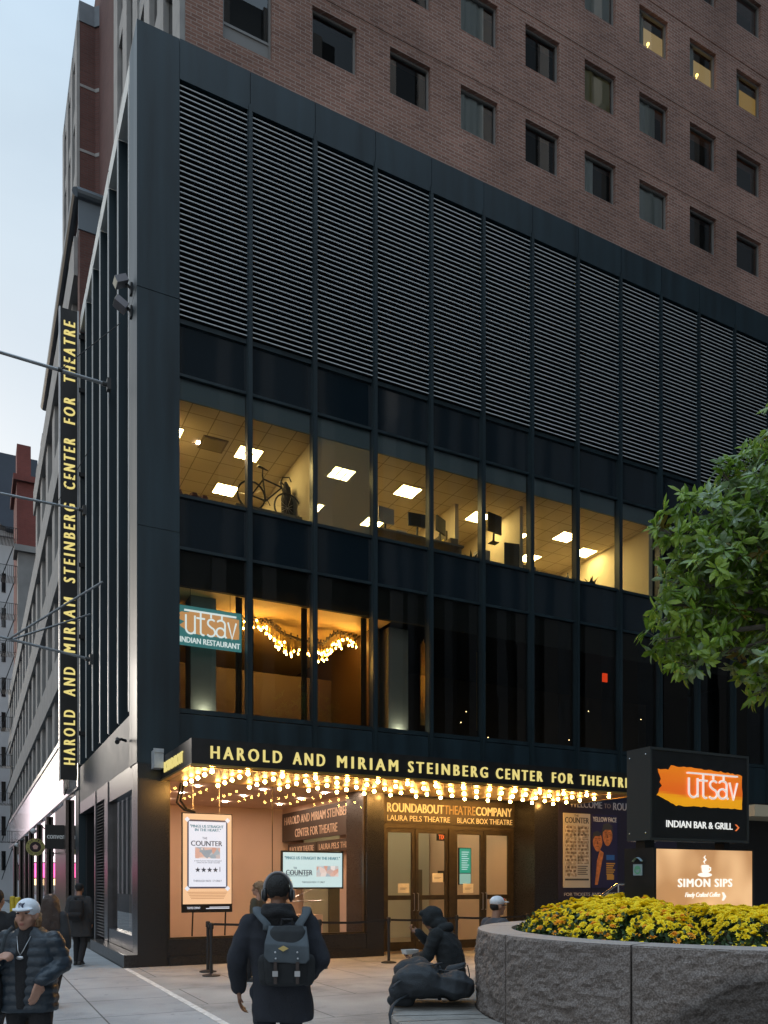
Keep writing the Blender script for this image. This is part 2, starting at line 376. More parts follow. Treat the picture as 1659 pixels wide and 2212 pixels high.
# side elevation: fins, glass, cream soffit
b = MB(); b.quad((.2,.9,5.5),(.2,.9,19.47),(.2,10.4,19.47),(.2,10.4,5.5)); part('side_glass', b, spandrel, TB)
for k in range(7):
    y = 1.04 + 1.51*k; b = MB(); b.box(.012,.2,y-.035,y+.035,5.56,19.46); b.mi = 1; b.box(-.014,.012,y-.030,y+.030,5.58,19.45); part('fin', b, [dark_metal, sky_lit_lip], TB)
    b = MB(); b.box(.0,.24,y-1.51+.04 if k else .91, y-.04 if k else 1.0, 19.47, 19.93); part('soffit_panel', b, cream_panel, TB)
b = MB(); b.box(.02,.5,.9,10.4,4.36,5.5); part('stone_band', b, stone_band, TB)
b = MB(); b.box(.24,40,.4,10.4,19.5,19.9); part('roof', b, black_metal, TB)
# side street level: shop window, louvred vent, dark recess
b = MB(); b.box(0,.3,.55,.66,.28,4.36); b.box(.0,.3,4.18,4.75,.28,4.36); b.box(.02,.3,.66,4.18,3.83,4.36); b.box(.02,.3,.66,4.18,.28,.62); b.box(.0,.3,6.5,6.7,.0,4.36); b.box(.02,.3,4.75,10.4,4.0,4.36)
part('shopfront_frame', b, side_metal, TB)
b = MB(); b.quad((.12,.66,.62),(.12,.66,3.83),(.12,4.18,3.83),(.12,4.18,.62)); part('side_window', b, facade_glass, TB)
b = MB(); b.quad((.13,.66,.62),(.53,.66,.62),(.53,4.18,.62),(.13,4.18,.62)); b.quad((.53,.66,.6),(.53,4.18,.6),(.53,4.18,3.9),(.53,.66,3.9)); b.box(.42,.5,1.2,3.2,.62,2.6)
part('side_window_interior', b, mat('brown_interior', (.22,.15,.10), .8, 0, .3, 2), TB)
b = MB()
for k in range(44):
    z = .32 + k*.083; b.prism([(.03,4.77,z),(.16,4.77,z+.05),(.16,4.77,z+.06),(.03,4.77,z+.014)], (0,1.72,0))
b.box(.2,.3,4.75,6.5,.28,4.0); part('vent_louver', b, mat('vent_metal', (.07,.068,.072), .5), TB)
b = MB(); b.box(.9,1.0,6.7,10.4,0,4.0); b.box(.2,.9,10.0,10.4,0,4.0); part('door_recess', b, black_metal, TB)
b = MB(); b.box(-.28,.0,-.04,5.3,0,.27); part('plinth', b, black_stone, TB)
b = MB(); b.box(.55,.6,.55,10.3,0,4.3); b.box(1,39.9,10.2,10.4,0,19.9); b.box(39.8,40,.5,10.4,0,19.9); part('inner_wall', b, black_metal, TB)

# ---- interiors
pink_wall = mat('lobby_plaster', (.62,.47,.38), .8, 0, .05, 1); lobby_floor = mat('lobby_floor', (.20,.15,.11), .3, 0, .2, 2)
lamp_w = emat('downlight', (1,.72,.54), 420); lamp_d = emat('downlight_dim', (1,.80,.42), 240); office_lamp = emat('troffer_glow', (1,.72,.28), 34)
ceil_t = tiles('ceiling_tile', (.66,.58,.44), (.64,.56,.43), (.34,.28,.2), .61, .61, .012, .9, 'xy', 0, .05, 1, .1, .2, .05)
off_wall = mat('office_wall', (.62,.54,.40), .85, 0, .04, 1); rest_wall = mat('restaurant_wall', (.055,.030,.012), .5, 0, .15, 1.5); rest_ceil = mat('restaurant_ceiling', (.60,.42,.18), .6, 0, .06, 1)
b = MB(); b.box(.6,10.4,6.3,6.4,0,4.2); b.box(.6,.64,.36,6.3,0,4.2); b.box(10.36,10.42,1.2,6.3,0,4.2)
b.box(5.62,5.82,1.2,2.2,0,4.2); b.box(5.5,5.62,.4,6.3,3.9,4.2); part('lobby_wall', b, pink_wall, TB)
b = MB(); b.quad((.6,.36,.01),(10.4,.36,.01),(10.4,6.3,.01),(.6,6.3,.01)); part('lobby_floor', b, lobby_floor, TB)
b = MB(); b.quad((.6,.34,4.05),(.6,6.3,4.05),(10.4,6.3,4.05),(10.4,.34,4.05)); part('lobby_ceiling', b, pink_wall, TB)
b = MB()
for x in (1.6,3.2,4.8,6.8,8.4,9.8):
    for y in (1.3,2.9,4.6):
        b = MB(); b.lathe((x,y,4.03), [(.0,0),(.055,0)], 14); part('downlight', b, lamp_w if x < 5.4 else lamp_d, TB)
b = MB(); b.quad((.66,.16,.56),(5.36,.16,.56),(5.36,.16,4.0),(.66,.16,4.0)); part('lobby_window', b, clear_glass, TB)
b = MB(); b.box(.66,.70,.1,.2,.56,4.0); b.box(5.32,5.36,.1,.2,.56,4.0); b.box(.7,5.32,.1,.2,.56,.60); b.box(3.02,3.035,.15,.17,.6,4.0); part('lobby_window_frame', b, bronze, TB)
shade_m = bpy.data.materials.new('shade_film'); shade_m.use_nodes = True; q = shade_m.node_tree; q.nodes.clear()
d1 = q.nodes.new('ShaderNodeBsdfDiffuse'); d1.inputs[0].default_value = (.42,.45,.45,1); d2 = q.nodes.new('ShaderNodeBsdfTransparent'); d2.inputs[0].default_value = (.7,.72,.7,1); d3 = q.nodes.new('ShaderNodeMixShader'); d3.inputs[0].default_value = .62; q.links.new(d2.outputs[0], d3.inputs[1]); q.links.new(d1.outputs[0], d3.inputs[2]); d4 = q.nodes.new('ShaderNodeOutputMaterial'); q.links.new(d3.outputs[0], d4.inputs[0])
# office, third storey
b = MB(); b.box(.88,14.9,7,7.1,10,12.7); b.box(.78,.88,.5,7.1,10,12.7); b.box(14.8,14.95,.3,7,10,12.7); b.box(4.10,4.2,.55,7,10,12.31); b.box(8.85,8.97,1.6,7,10,12.31); b.box(10.55,10.65,.9,7,10,12.31); b.box(8.97,10.55,4.2,4.3,10,12.31); b.box(11.7,14.8,4.4,4.5,10,12.31)
part('office_wall', b, off_wall, TB)
b = MB(); b.quad((.88,.24,12.31),(.88,7,12.31),(14.9,7,12.31),(14.9,.24,12.31)); part('office_ceiling', b, ceil_t, TB)
b = MB(); b.box(.88,14.9,.2,.30,12.312,12.9); part('office_bulkhead', b, mat('bulkhead_blue', (.20,.26,.32), .7), TB)
b = MB(); b.box(.88,20,.2,10,9.85,10.06); part('office_floor', b, mat('carpet', (.12,.10,.08), .95), TB)
for x, y in ((2.95,1.68),(2.95,3.72),(5.37,1.53),(7.34,1.58),(9.9,2.0),(13.0,1.9),(14.3,2.55),(1.0,1.61),(7.34,3.7),(11.6,2.55),(5.37,3.6),(5.37,5.4),(7.34,5.5),(13,3.7)):
    b = MB()
    for i in range(3):
        for j in range(2): b.quad((x-.28+i*.195,y-.28+j*.295,12.29),(x-.28+i*.195,y-.02+j*.295,12.29),(x-.12+i*.195,y-.02+j*.295,12.29),(x-.12+i*.195,y-.28+j*.295,12.29))
    b.mi = 1; b.box(x-.305,x+.305,y-.305,y+.305,12.294,12.306)
    part('ceiling_light', b, [office_lamp, ceil_t], TB)
b = MB(); b.box(1.75,2.35,1.35,1.95,12.285,12.308); b.mi = 1; b.box(1.80,2.30,1.40,1.90,12.278,12.285); part('air_diffuser', b, [mat('diffuser', (.25,.2,.14), .7), mat('diffuser_in', (.35,.3,.2), .7)], TB)
b = MB(); b.lathe((1.75,1.75,12.30),[(.0,0),(.06,0)],12); part('recessed_spotlight', b, lamp_w, TB)
b = MB(); b.quad((4.05,.22,10.1),(5.55,.22,10.1),(5.55,.22,12.7),(4.05,.22,12.7)); part('roller_shade', b, shade_m, TB)
# restaurant, second storey
b = MB(); b.box(.88,6.2,6.8,6.9,5.3,8.5); b.box(.78,.88,.5,6.9,5.3,8.9); b.box(5.98,6.2,1.0,6.8,5.3,8.9); b.box(1.0,5.98,3.6,3.7,5.4,7.5); b.box(6.2,20,5.6,5.7,5.3,8.9); part('restaurant_wall', b, rest_wall, TB)
b = MB(); b.quad((.88,.34,8.28),(.88,6.8,8.28),(6.2,6.8,8.28),(6.2,.34,8.28)); part('restaurant_ceiling', b, rest_ceil, TB)
b = MB(); b.box(.88,20.5,.24,.34,8.27,9.8); b.box(6.2,20.5,.34,5.6,8.6,8.7); b.box(20.4,20.5,.3,5.6,5.3,8.6); b.box(15.0,20.4,6.0,6.1,10,12.7); b.box(20.4,20.5,.3,6,10,12.7); b.box(15,20.4,.3,6,12.6,12.7); part('restaurant_bulkhead', b, black_metal, TB)
b = MB(); b.box(.88,20.4,.24,6.8,5.2,5.42); part('restaurant_floor', b, mat('dark_floor', (.05,.035,.02), .4), TB)
up_col = mat('column_white', (.20,.20,.185), .8)
for x0, x1 in ((1.30,1.88),(6.33,6.9)):
    b = MB(); b.box(x0,x1,.75,1.25,5.42,8.28); o = part('interior_column', b, up_col, TB)
    b = MB(); b.lathe(((x0+x1)/2,.62,5.60),[(0,0),(.07,0)],10); b.mi = 1; b.lathe(((x0+x1)/2,.62,5.43),[(.08,0),(.09,.16)],10); part('uplight', b, [emat('uplight_glow', (.9,.9,.66), 60) if 'uplight_glow' not in M else M['uplight_glow'], black_plastic], TB)
for x in (2.31,2.58,3.90,4.12,5.46,5.68):
    b = MB(); pts = [(x+.07*math.sin(k*2.2), .38+.04*math.cos(k*3.1)) for k in range(6)]
    for k in range(7):
        xx = x-.06+k*.02; b.tube((xx,.40+.03*(k%2),5.45),(xx,.40+.03*(k%2),8.27),.016,.016,6)
    part('curtain', b, mat('dark_curtain', (.035,.024,.014), .9) if 'dark_curtain' not in M else M['dark_curtain'], TB)
for x in (7.25, 8.95):                    # beaded strings catching the light
    b = MB()
    for k in range(9):
        xx = x-.14+k*.035; b.tube((xx,.45,5.8),(xx,.45,8.0-.2*rnd.random()),.006,.006,4)
    part('beaded_curtain', b, mat('gold_beads', (.5,.36,.14), .3, .7) if 'gold_beads' not in M else M['gold_beads'], TB)
b = MB(); b.box(14.12,14.30,1.5,1.54,7.94,8.2); part('exit_sign', b, emat('red_exit', (1,.06,.01), .5), TB)
b = MB()
for k in range(14): b.ell((rnd.uniform(8.2,17), rnd.uniform(1,4.8), rnd.choice((6.0,6.1,6.9,7.3))+rnd.uniform(-.1,.1)), .013, n=6, k=4)
part('candle_lights', b, emat('candle', (1,.7,.3), 5), TB)

# doors at the back of the recess
b = MB(); b.box(6.22,6.34,.94,1.06,0,3.3); b.box(8.24,8.44,.92,1.06,0,3.24); b.box(10.28,10.36,.94,1.06,0,3.3); b.box(6.34,10.28,.94,1.06,3.19,3.32); b.box(5.82,6.22,.9,1.1,0,3.98); b.box(6.22,10.36,.9,1.02,3.32,3.98); part('door_frame', b, bronze, TB)
for x0, x1, hs in ((6.34,7.22,1),(7.24,8.24,0),(8.44,9.36,1),(9.38,10.28,0)):
    b = MB(); b.box(x0,x0+.09,.97,1.03,.02,3.19); b.box(x1-.09,x1,.97,1.03,.02,3.19); b.box(x0+.09,x1-.09,.97,1.03,3.08,3.19); b.box(x0+.09,x1-.09,.97,1.03,.02,.24); b.box(x0+.09,x1-.09,.96,1.04,1.33,1.45)
    d = part('door', b, bronze, TB)
    b = MB(); b.quad((x0+.09,1.0,.24),(x1-.09,1.0,.24),(x1-.09,1.0,3.08),(x0+.09,1.0,3.08)); part('door_pane', b, clear_glass, d)
    hx = x1-.05 if hs else x0+.05; b = MB(); b.path([(hx,.96,1.5),(hx,.90,1.5),(hx,.90,1.05),(hx,.96,1.05)], .014, 6); part('door_handle', b, silver, d)
b = MB(); O = (0,.895,0)
b.text('ROUNDABOUT', (6.37,.894,3.60), (1,0,0),(0,0,1), 1.68, .235, .012, .03); b.text('COMPANY', (9.08,.894,3.60), (1,0,0),(0,0,1), 1.18, .235, .012, .03)
b.text('LAURA PELS THEATRE', (6.37,.894,3.375), (1,0,0),(0,0,1), 1.88, .145); b.text('BLACK BOX THEATRE', (8.48,.894,3.375), (1,0,0),(0,0,1), 1.80, .145)
b.mi = 1; b.text('THEATRE', (8.07,.894,3.60), (1,0,0),(0,0,1), .98, .235, .012, .015)
part('door_lettering', b, [mat('cream_letters', (.78,.70,.45), .5, em=(1,.75,.32), ems=.12), mat('bronze_letters', (.42,.30,.14), .4)], TB)
# paper notices in the door glass
for x, z, ww, hh in ((6.73,1.51,.33,.25),(7.76,1.79,.33,.24),(8.72,1.50,.33,.25)):
    b = MB(); b.box(x,x+ww,.985,.992,z,z+hh); b.mi = 1
    for k in range(2): b.box(x+.06,x+ww-.06-.05*k,.982,.985,z+hh*.5-.03*k,z+hh*.5-.03*k+.012)
    part('paper_notice', b, [paper, mat('faint_print', (.3,.27,.2), .8) if 'faint_print' not in M else M['faint_print']], TB)

# ---------------------------------------------------------------- brick hotel tower over it
HT = thing('brick_tower', 'tall brown brick hotel tower with square windows rising behind the black podium', 'building', (1.117,.5,19.9))
cols = [4.15+2.095*k for k in range(8)]; rows = [(21.60,22.77),(24.21,25.38),(26.82,27.99),(29.43,30.6)]
holes = [(x, x+1.17, a, c) for x in cols for a, c in rows] + [(1.97,3.14,20.96,23.0),(1.97,3.14,24.0,25.6)] + [(20.91,22.08,a,c) for a, c in rows]
b = MB(); holes_wall(b, 1.117, 26, 19.9, 36, holes, lambda u, d, z: (u, .5+d, z), .16)
for zj in (23.06, 25.67, 28.28): b.box(3.6,26,.488,.5,zj,zj+.03)
for xj in (5.75, 12.1, 18.3): b.box(xj,xj+.018,.493,.5,20,36)
part('wall', b, brick, HT)
hotel_glass = glass('hotel_glass', (.82,.86,.86), 1.6, 1.5)
litm = [emat('room_glow_a', (.75,.45,.12), .22), emat('room_glow_b', (.80,.55,.24), .26)]
curt = mat('net_curtain', (.62,.66,.66), .9); curt_g = mat('gold_curtain', (.50,.42,.20), .9); room_dark = mat('room_dark', (.02,.02,.02), .9)
kinds = {(0,0):'n',(1,0):'n',(2,0):'cb',(2,1):'cb',(3,0):'n',(3,1):'n',(4,0):'cl',(4,1):'g',(4,2):'c',(5,0):'c',(5,1):'cb',(5,2):'L',(6,0):'n',(6,1):'n',(6,2):'L2',(7,0):'n',(7,1):'n',(7,2):'L3',(6,3):'n',(7,3):'n',(3,2):'n'}
for h in holes:
    x0, x1, z0, z1 = h
    if z0 > 31: continue
    b = MB(); big = x0 < 3
    zz = z0 + .42 if big and z0 < 21 else z0
    b.box(x0,x0+.05,.60,.68,z0,z1); b.box(x1-.05,x1,.60,.68,z0,z1); b.box(x0+.05,x1-.05,.60,.68,z1-.05,z1); b.box(x0+.05,x1-.05,.60,.68,zz,zz+.06)
    if big: b.box(x0+.05,x1-.05,.62,.66,z0,zz)
    wn = part('window', b, frame_grey, HT)
    b = MB(); b.quad((x0+.05,.64,zz+.06),(x1-.05,.64,zz+.06),(x1-.05,.64,z1-.05),(x0+.05,.64,z1-.05)); part('pane', b, hotel_glass, wn)
    ci = round((x0-4.15)/2.095); ri = next((i for i, r in enumerate(rows) if abs(r[0]-z0) < .1), 0); k = kinds.get((ci,ri), rnd.choice('nnc'))
    b = MB()
    if k[0] == 'L': b.quad((x0,.95,z0-.1),(x1+.6,.95,z0-.1),(x1+.6,.95,z1+.0),(x0,.95,z1+.0)); b.mi = 1; b.box(x0,x1+.6,.96,1.0,z1+.0,z1+.6); part('room', b, [litm[0 if k == 'L3' else 1], room_dark], wn)
    else: b.box(x0-.1,x1+.6,1.4,1.42,z0-.2,z1+.6); part('room', b, room_dark, wn)
    if k in ('L','L2'):
        b = MB(); cx = x0+.62; b.tube((cx-.04,.84,z0+.05),(cx+.06,.84,z0+.55),.012,.012,6); b.ell((cx+.07,.84,z0+.6),.045); part('lamp', b, emat('lamp_gold', (1,.62,.14), 4) if 'lamp_gold' not in M else M['lamp_gold'], wn)
    if k[0] in 'cgL':
        side = {'cw':(.30,.72),'cl':(.02,.42),'cb':(.1,.7)}.get(k, (.02,.3) if k[0] == 'L' else (.04,.97))
        b = MB(); n = 40; pr = None
        for i in range(n+1):
            u = x0 + (side[0] + (side[1]-side[0])*i/n)*(x1-x0); y = .69 + .016*math.sin(i*.55+ci) + .018*math.sin(i*.31+ci*2)
            if pr: b.quad((pr[0],pr[1],z0),(u,y,z0),(u,y,z1),(pr[0],pr[1],z1))
            pr = (u, y)
        part('curtain', b, curt_g if k == 'g' else curt, wn)
# its left flank: pale piers, dark slots, sloping sills
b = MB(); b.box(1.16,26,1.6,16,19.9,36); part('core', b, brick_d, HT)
b = MB(); b.quad((1.14,.66,19.9),(1.14,9.8,19.9),(1.14,9.8,36),(1.14,.66,36)); b.quad((1.118,.501,19.9),(1.118,.66,19.9),(1.118,.66,36),(1.118,.501,36)); part('side_glass', b, dark_glass, HT)
for k in range(6):
    y = .52 + 1.72*k; b = MB(); b.box(1.0,1.137,y,y+.72,19.9,36); part('side_pier', b, pale_conc, HT)
b = MB()
for k in range(6): b.box(1.05,1.137,1.24,9.8,20.4+2.61*k,21.0+2.61*k)
part('side_spandrel', b, pale_conc, HT)

# ---------------------------------------------------------------- second brick tower farther along
BT = thing('corner_brick_tower', 'dark red brick tower with stepped corner and grey parapet above the side street', 'building', (.5,14.5,20))
d = Vector((.742,-.671,0)); p0 = Vector((1.04,14.5,0)); p1 = p0 + d*4.2; nrm = Vector((-.671,-.742,0))
b = MB(); foot = [(.5,20),(.5,14.5),(1.04,14.5),tuple(p1)[:2],(8,12),(8,20)]
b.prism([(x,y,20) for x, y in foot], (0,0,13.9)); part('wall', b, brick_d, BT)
b = MB(); b.prism([(x + (.0 if i > 4 else -.04), y - .03, 33.9) for i, (x, y) in enumerate(foot)], (0,0,.75)); part('parapet', b, mat('grey_parapet', (.16,.18,.20), .6, 0, .15, 2), BT)
b = MB()
for zb in (22.2,24.62,27.04,29.46,31.88): b.obox(p0 + d*2.1 + Vector((0,0,zb-.35)), d*2.1, nrm*.015, (0,0,.07)); b.box(.49,1.04,14.485,14.5,zb-.4,zb-.3)
part('string_course', b, pale_conc, BT)
for zb in (22.2,24.62,27.04,29.46,31.88):
    for s in (.95, 2.6):
        c = p0 + d*s + Vector((0,0,zb+.85)); b = MB(); b.obox(c, d*.42, nrm*.02, (0,0,.85)); wn = part('window', b, black_metal, BT)
        b = MB(); b.obox(c + nrm*.022 + d*.05 + Vector((0,0,.12)), d*.34, nrm*.004, (0,0,.62)); part('pane', b, mat('sky_pane', (.05,.06,.07), .03, spec=1.0) if 'sky_pane' not in M else M['sky_pane'], wn)
        b = MB(); b.obox(c + nrm*.022 - Vector((0,0,.68)), d*.38, nrm*.004, (0,0,.14)); part('sill_panel', b, mat('sill_grey', (.22,.24,.25), .6) if 'sill_grey' not in M else M['sill_grey'], wn)
b = MB(); b.quad((.49,14.6,20),(.49,20,20),(.49,20,33.9),(.49,14.6,33.9)); part('side_glass', b, dark_glass, BT)
for k in range(4):
    b = MB(); b.box(.38,.485,14.5+k*1.55,15.1+k*1.55,20,33.9); part('side_pier', b, pale_conc, BT)
b = MB()
for k in range(6): b.box(.42,.485,15.1,19.9,21.2+2.42*k,21.75+2.42*k)
part('side_spandrel', b, pale_conc, BT)

# ---------------------------------------------------------------- grid fronted office building down the street
GB = thing('office_building', 'long office building with pale concrete grid front and glossy shopfront down the side street', 'building', (0,10.45,0))
def roofz(y): return 24.0 if y < 30.6 else 19.0
b = MB(); b.box(.35,14,10.45,30.6,7.3,23.9); b.box(.35,14,30.6,64,7.3,19); part('wall', b, dark_glass, GB)
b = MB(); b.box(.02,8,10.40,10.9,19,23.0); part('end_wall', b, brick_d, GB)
b = MB(); b.box(-.02,8,10.36,10.44,23.0,23.95); part('end_fascia', b, mat('blue_fascia', (.15,.18,.21), .5), GB)
b = MB(); b.path([(8,10.33,24.12),(-.06,10.33,24.12)], .17, 12); b.path([(-.06,10.3,24.12),(-.06,23.6,24.12)], .17, 12); part('coping', b, mat('coping_metal', (.09,.105,.12), .3, .3), GB)
k = 0; y = 12.35
while y < 63:
    b = MB(); b.box(0,.36,y,y+1.12,7.3,roofz(y)-.02); part('pier', b, pale_conc, GB); y += 3.35
for zb in (9.38,13.53,17.68,21.83):
    ye = 64 if zb < 19 else 30.6
    b = MB(); b.box(-.10,.36,10.9,ye,zb,zb+1.28); part('spandrel_band', b, pale_conc, GB)
b = MB()
y = 13.5
while y < 62:
    for zb in (10.66,14.81,18.96): 
        if zb < 18 or y < 29: b.box(.28,.35,y+.9,y+.98,zb,zb+2.87); b.box(.28,.35,y,y+2.2,zb+.55,zb+.63)
    y += 3.35
part('window_bars', b, mat('brown_frames', (.10,.05,.045), .6), GB)
gloss_clad = mat('glossy_cladding', (.42,.43,.45), .10, .75, .05, 1)
b = MB(); b.box(-.02,.4,10.5,64,4.84,7.1); part('cladding', b, gloss_clad, GB)
b = MB(); b.box(-.06,.4,10.5,64,7.1,7.3); b.box(-.05,-.02,10.5,64,4.84,4.90); part('cladding_rail', b, mat('rail_grey', (.2,.2,.21), .35, .5), GB)
b = MB(); b.quad((.05,11.4,0),(.05,64,0),(.05,64,4.84),(.05,11.4,4.84)); part('shop_glass', b, mat('mirror_glass', (.06,.06,.065), .02, .0, spec=1.0, coat=1.0), GB)
for a, c in ((13.5,18.8),(21.9,24.2),(28,28.8),(34.4,36.0),(38.8,40.4),(45,47.5),(54,57)):
    b = MB(); b.box(-.10,.3,a,a+.25+.1*(c-a),0,4.75); b.box(.0,.3,a,c,0,4.7); part('shop_pier', b, mat('brown_granite', (.10,.070,.058), .35, 0, .2, 12) if 'brown_granite' not in M else M['brown_granite'], GB)
b = MB(); b.box(.0,.5,10.45,11.35,0,7.3); part('dark_column', b, dark_metal, GB)
# street end
def facade_building(name, label, x0,x1,y0,y1,z1, m, win=True, pitch=3.3, wpitch=2.6):
    t = thing(name, label, 'building', ((x0+x1)/2, y0, 0))
    b = MB(); b.box(x0,x1,y0,y1,-.1,z1); part('wall', b, m, t)
    b = MB(); b.box(x0-.3,x1+.3,y0-.3,y1+.3,z1-.02,z1+.5); part('cornice', b, m, t)
    return t
facade_building('red_brick_building', 'plain red brick building standing tall beyond the grid fronted offices', .42,9,60,66,36.9, brick_red)
t = [o for o in COL.objects if o.name.startswith('red_brick_building')][0]
b = MB(); b.box(.42,1.54,59.9,62,37.4,40.1); part('chimney', b, brick_red, t)
t = facade_building('mansard_building', 'white fronted building under a deep dark slate top storey at the street end', -.6,9,75,80,37.6, mat('white_facade', (.52,.53,.54), .8, 0, .12, .5))
b = MB(); b.prism([(-1.0,73.6,45.6),(-.9,73.6,38.9),(-.5,73.6,38.3),(.2,73.6,38.0),(3,73.6,38.0),(3,73.6,45.6)], (0,6.5,0)); part('mansard', b, mat('slate_blue', (.05,.065,.09), .7, 0, .15, .3), t)
for k in range(9):
    b = MB(); b.box(-.35,.05,74.97,75,3+3.6*k,5+3.6*k); part('window', b, dark_glass, t)
t = facade_building('white_walkup', 'white painted walk-up facade behind black fire escapes at the street end', -3.5,.9,92,98,37, M['white_facade'])
for k in range(11):
    for j in range(2):
        b = MB(); b.box(-2.6+j*1.6,-1.7+j*1.6,91.97,92,2+3.2*k,3.9+3.2*k); part('window', b, dark_glass, t)
FE = thing('fire_escape', 'black iron fire escape stacked down the street end facade', 'fire escape', (-.3,60,0))
iron = mat('black_iron', (.012,.013,.014), .6)
for k in range(9):
    z = 5.2 + 3.25*k; b = MB()
    for i in range(12): b.box(-.95+.11*i,-.90+.11*i,58.6,60.4,z,z+.05)
    for i in range(10): b.tube((-.95+.15*i,58.6,z),(-.95+.15*i,58.6,z+.95),.016,.016,4); b.tube((-.95,58.6+.2*i,z),(-.95,58.6+.2*i,z+.95),.016,.016,4)
    b.box(-.96,.4,58.58,58.62,z+.93,z+.97); b.box(-.97,-.93,58.6,60.4,z+.93,z+.97)
    b.path([(-.8,59.2,z-3.2),(.2,60.1,z)], .03, 4); b.path([(-.8,58.9,z-3.2),(.2,59.8,z)], .03, 4)
    part('landing', b, iron, FE)
WB = facade_building('grey_walkup', 'narrow grey stone walk-up carrying the fire escape', .42,8,58,59.9,30, mat('grey_stone', (.24,.235,.23), .85, 0, .2, .6))
# ---------------------------------------------------------------- unseen city across the avenue, towers sized to shade and darken the glass
tower_m = mat('unseen_tower_a', (.10,.11,.12), .6, 0, .2, .05); tower_p = mat('unseen_tower_b', (.30,.30,.30), .8, 0, .1, .1)
def plain_tower(label, x0,x1,y0,y1,z1, face, m, pitch, gap):
    t = thing('unseen_tower', label, 'tower', ((x0+x1)/2,(y0+y1)/2,0))
    b = MB(); b.box(x0,x1,y0,y1,-.2,z1); part('core', b, dark_glass, t)
    b = MB(); u = x0 if face == 'y' else y0; e = x1 if face == 'y' else y1
    while u < e:
        if face == 'y': b.box(u,u+gap,y1,y1+.4,-.2,z1)
        else: b.box(x1,x1+.4,u,u+gap,-.2,z1) if x1 < 0 else b.box(x0-.4,x0,u,u+gap,-.2,z1)
        u += pitch
    part('piers', b, m, t); return t
plain_tower('unseen dark glass office tower placed to darken the left window reflections', 9,33,-92,-64,95,'y',tower_m,5.2,1.5)
plain_tower('unseen pale ribbed office slab raised to darken the right facade and middle windows', 35,90,-88,-56,112,'y',tower_p,4.0,1.3)
plain_tower('unseen dark office slab added to shade the right side of the plaza', 32,52,-46,-2,50,'x',tower_m,3.6,1.2)  # added out of view to darken the right of the facade
plain_tower('unseen long dark terrace across the side street facing the fins', -44,-21,8,60,22,'x',tower_m,4.2,1.6)
plain_tower('unseen paler long terrace farther up the side street', -44,-19,64,190,20,'x',tower_p,4.2,1.6)
# ---------------------------------------------------------------- marquee canopy
CX0, CX1, CY = .49, 11.75, -2.66
CN = thing('marquee_canopy', 'black theatre marquee canopy with yellow lettering and rows of glowing bulbs', 'canopy', (CX0,CY,3.9))
b = MB(); b.box(CX0,CX1,CY,CY+.06,3.98,4.45); b.box(CX0,CX0+.06,CY+.06,-.002,3.98,4.45); b.box(CX1-.06,CX1,CY+.06,-.002,3.98,4.45); b.box(CX0+.06,CX1-.06,CY+.06,-.002,4.28,4.33); part('fascia', b, canopy_black, CN)
b = MB(); b.box(CX0-.015,CX1+.015,CY-.015,CY+.10,3.945,3.98); b.box(CX0+.02,CX1-.02,CY+.10,CY+.17,3.925,3.95); b.box(CX0-.015,CX0+.10,CY+.10,-.004,3.945,3.98); b.box(CX1-.1,CX1+.015,CY+.10,-.004,3.945,3.98); part('trim', b, gold_trim, CN)
b = MB(); b.box(CX0+.1,CX1-.1,CY+.17,-.004,3.955,3.975); part('soffit', b, soffit_m, CN)
for s, x, wd in (('HAROLD',.85,1.38),('AND',2.47,.66),('MIRIAM',3.41,1.36),('STEINBERG',5.03,1.98),('CENTER',7.25,1.27),('FOR',8.81,.60),('THEATRE',9.64,1.52)):
    b = MB(); b.text(s, (x,CY-.012,4.09), (1,0,0),(0,0,1), wd, .235, .025, .035, space=1.5); part('lettering', b, letter_lit, CN)
b = MB(); b.text('ROUNDABOUT', (CX0-.012,-.36,4.08), (0,-1,0),(0,0,1), 1.66, .22, .02, 0); part('lettering', b, letter_lit, CN)
bulb_proto = None
for i in range(15):
    x = .93 + .70*i
    for j in range(5):
        y = -2.44 + .53*j
        if bulb_proto is None:
            s = MB(); s.lathe((x,y,3.955), [(.0,0),(.055,0),(.055,-.010),(.030,-.014),(.022,-.040),(.0,-.040)], 10)
            so_ = part('bulb_socket', s, socket_m, CN)
            g = MB(); g.ell((x,y,3.880), .038, .038, .038, n=12, k=8); gb = part('bulb', g, bulb_m, so_, True)
            bulb_proto = (so_, gb, x, y)
        else:
            c = bulb_proto[0].copy(); COL.objects.link(c); c.parent = CN; c.location = (x-bulb_proto[2], y-bulb_proto[3], 0)
            e2 = bulb_proto[1].copy(); COL.objects.link(e2); e2.parent = c
b = MB(); b.box(.28,.47,-.34,-.02,4.18,4.56); b.box(.26,.47,-.36,-.34,4.50,4.58); solo('junction_box', b, mat('galvanised', (.50,.52,.54), .5, .2, .15, 8), 'pale galvanised metal box behind the left end of the canopy', 'metal box', (.4,-.5,4.2))

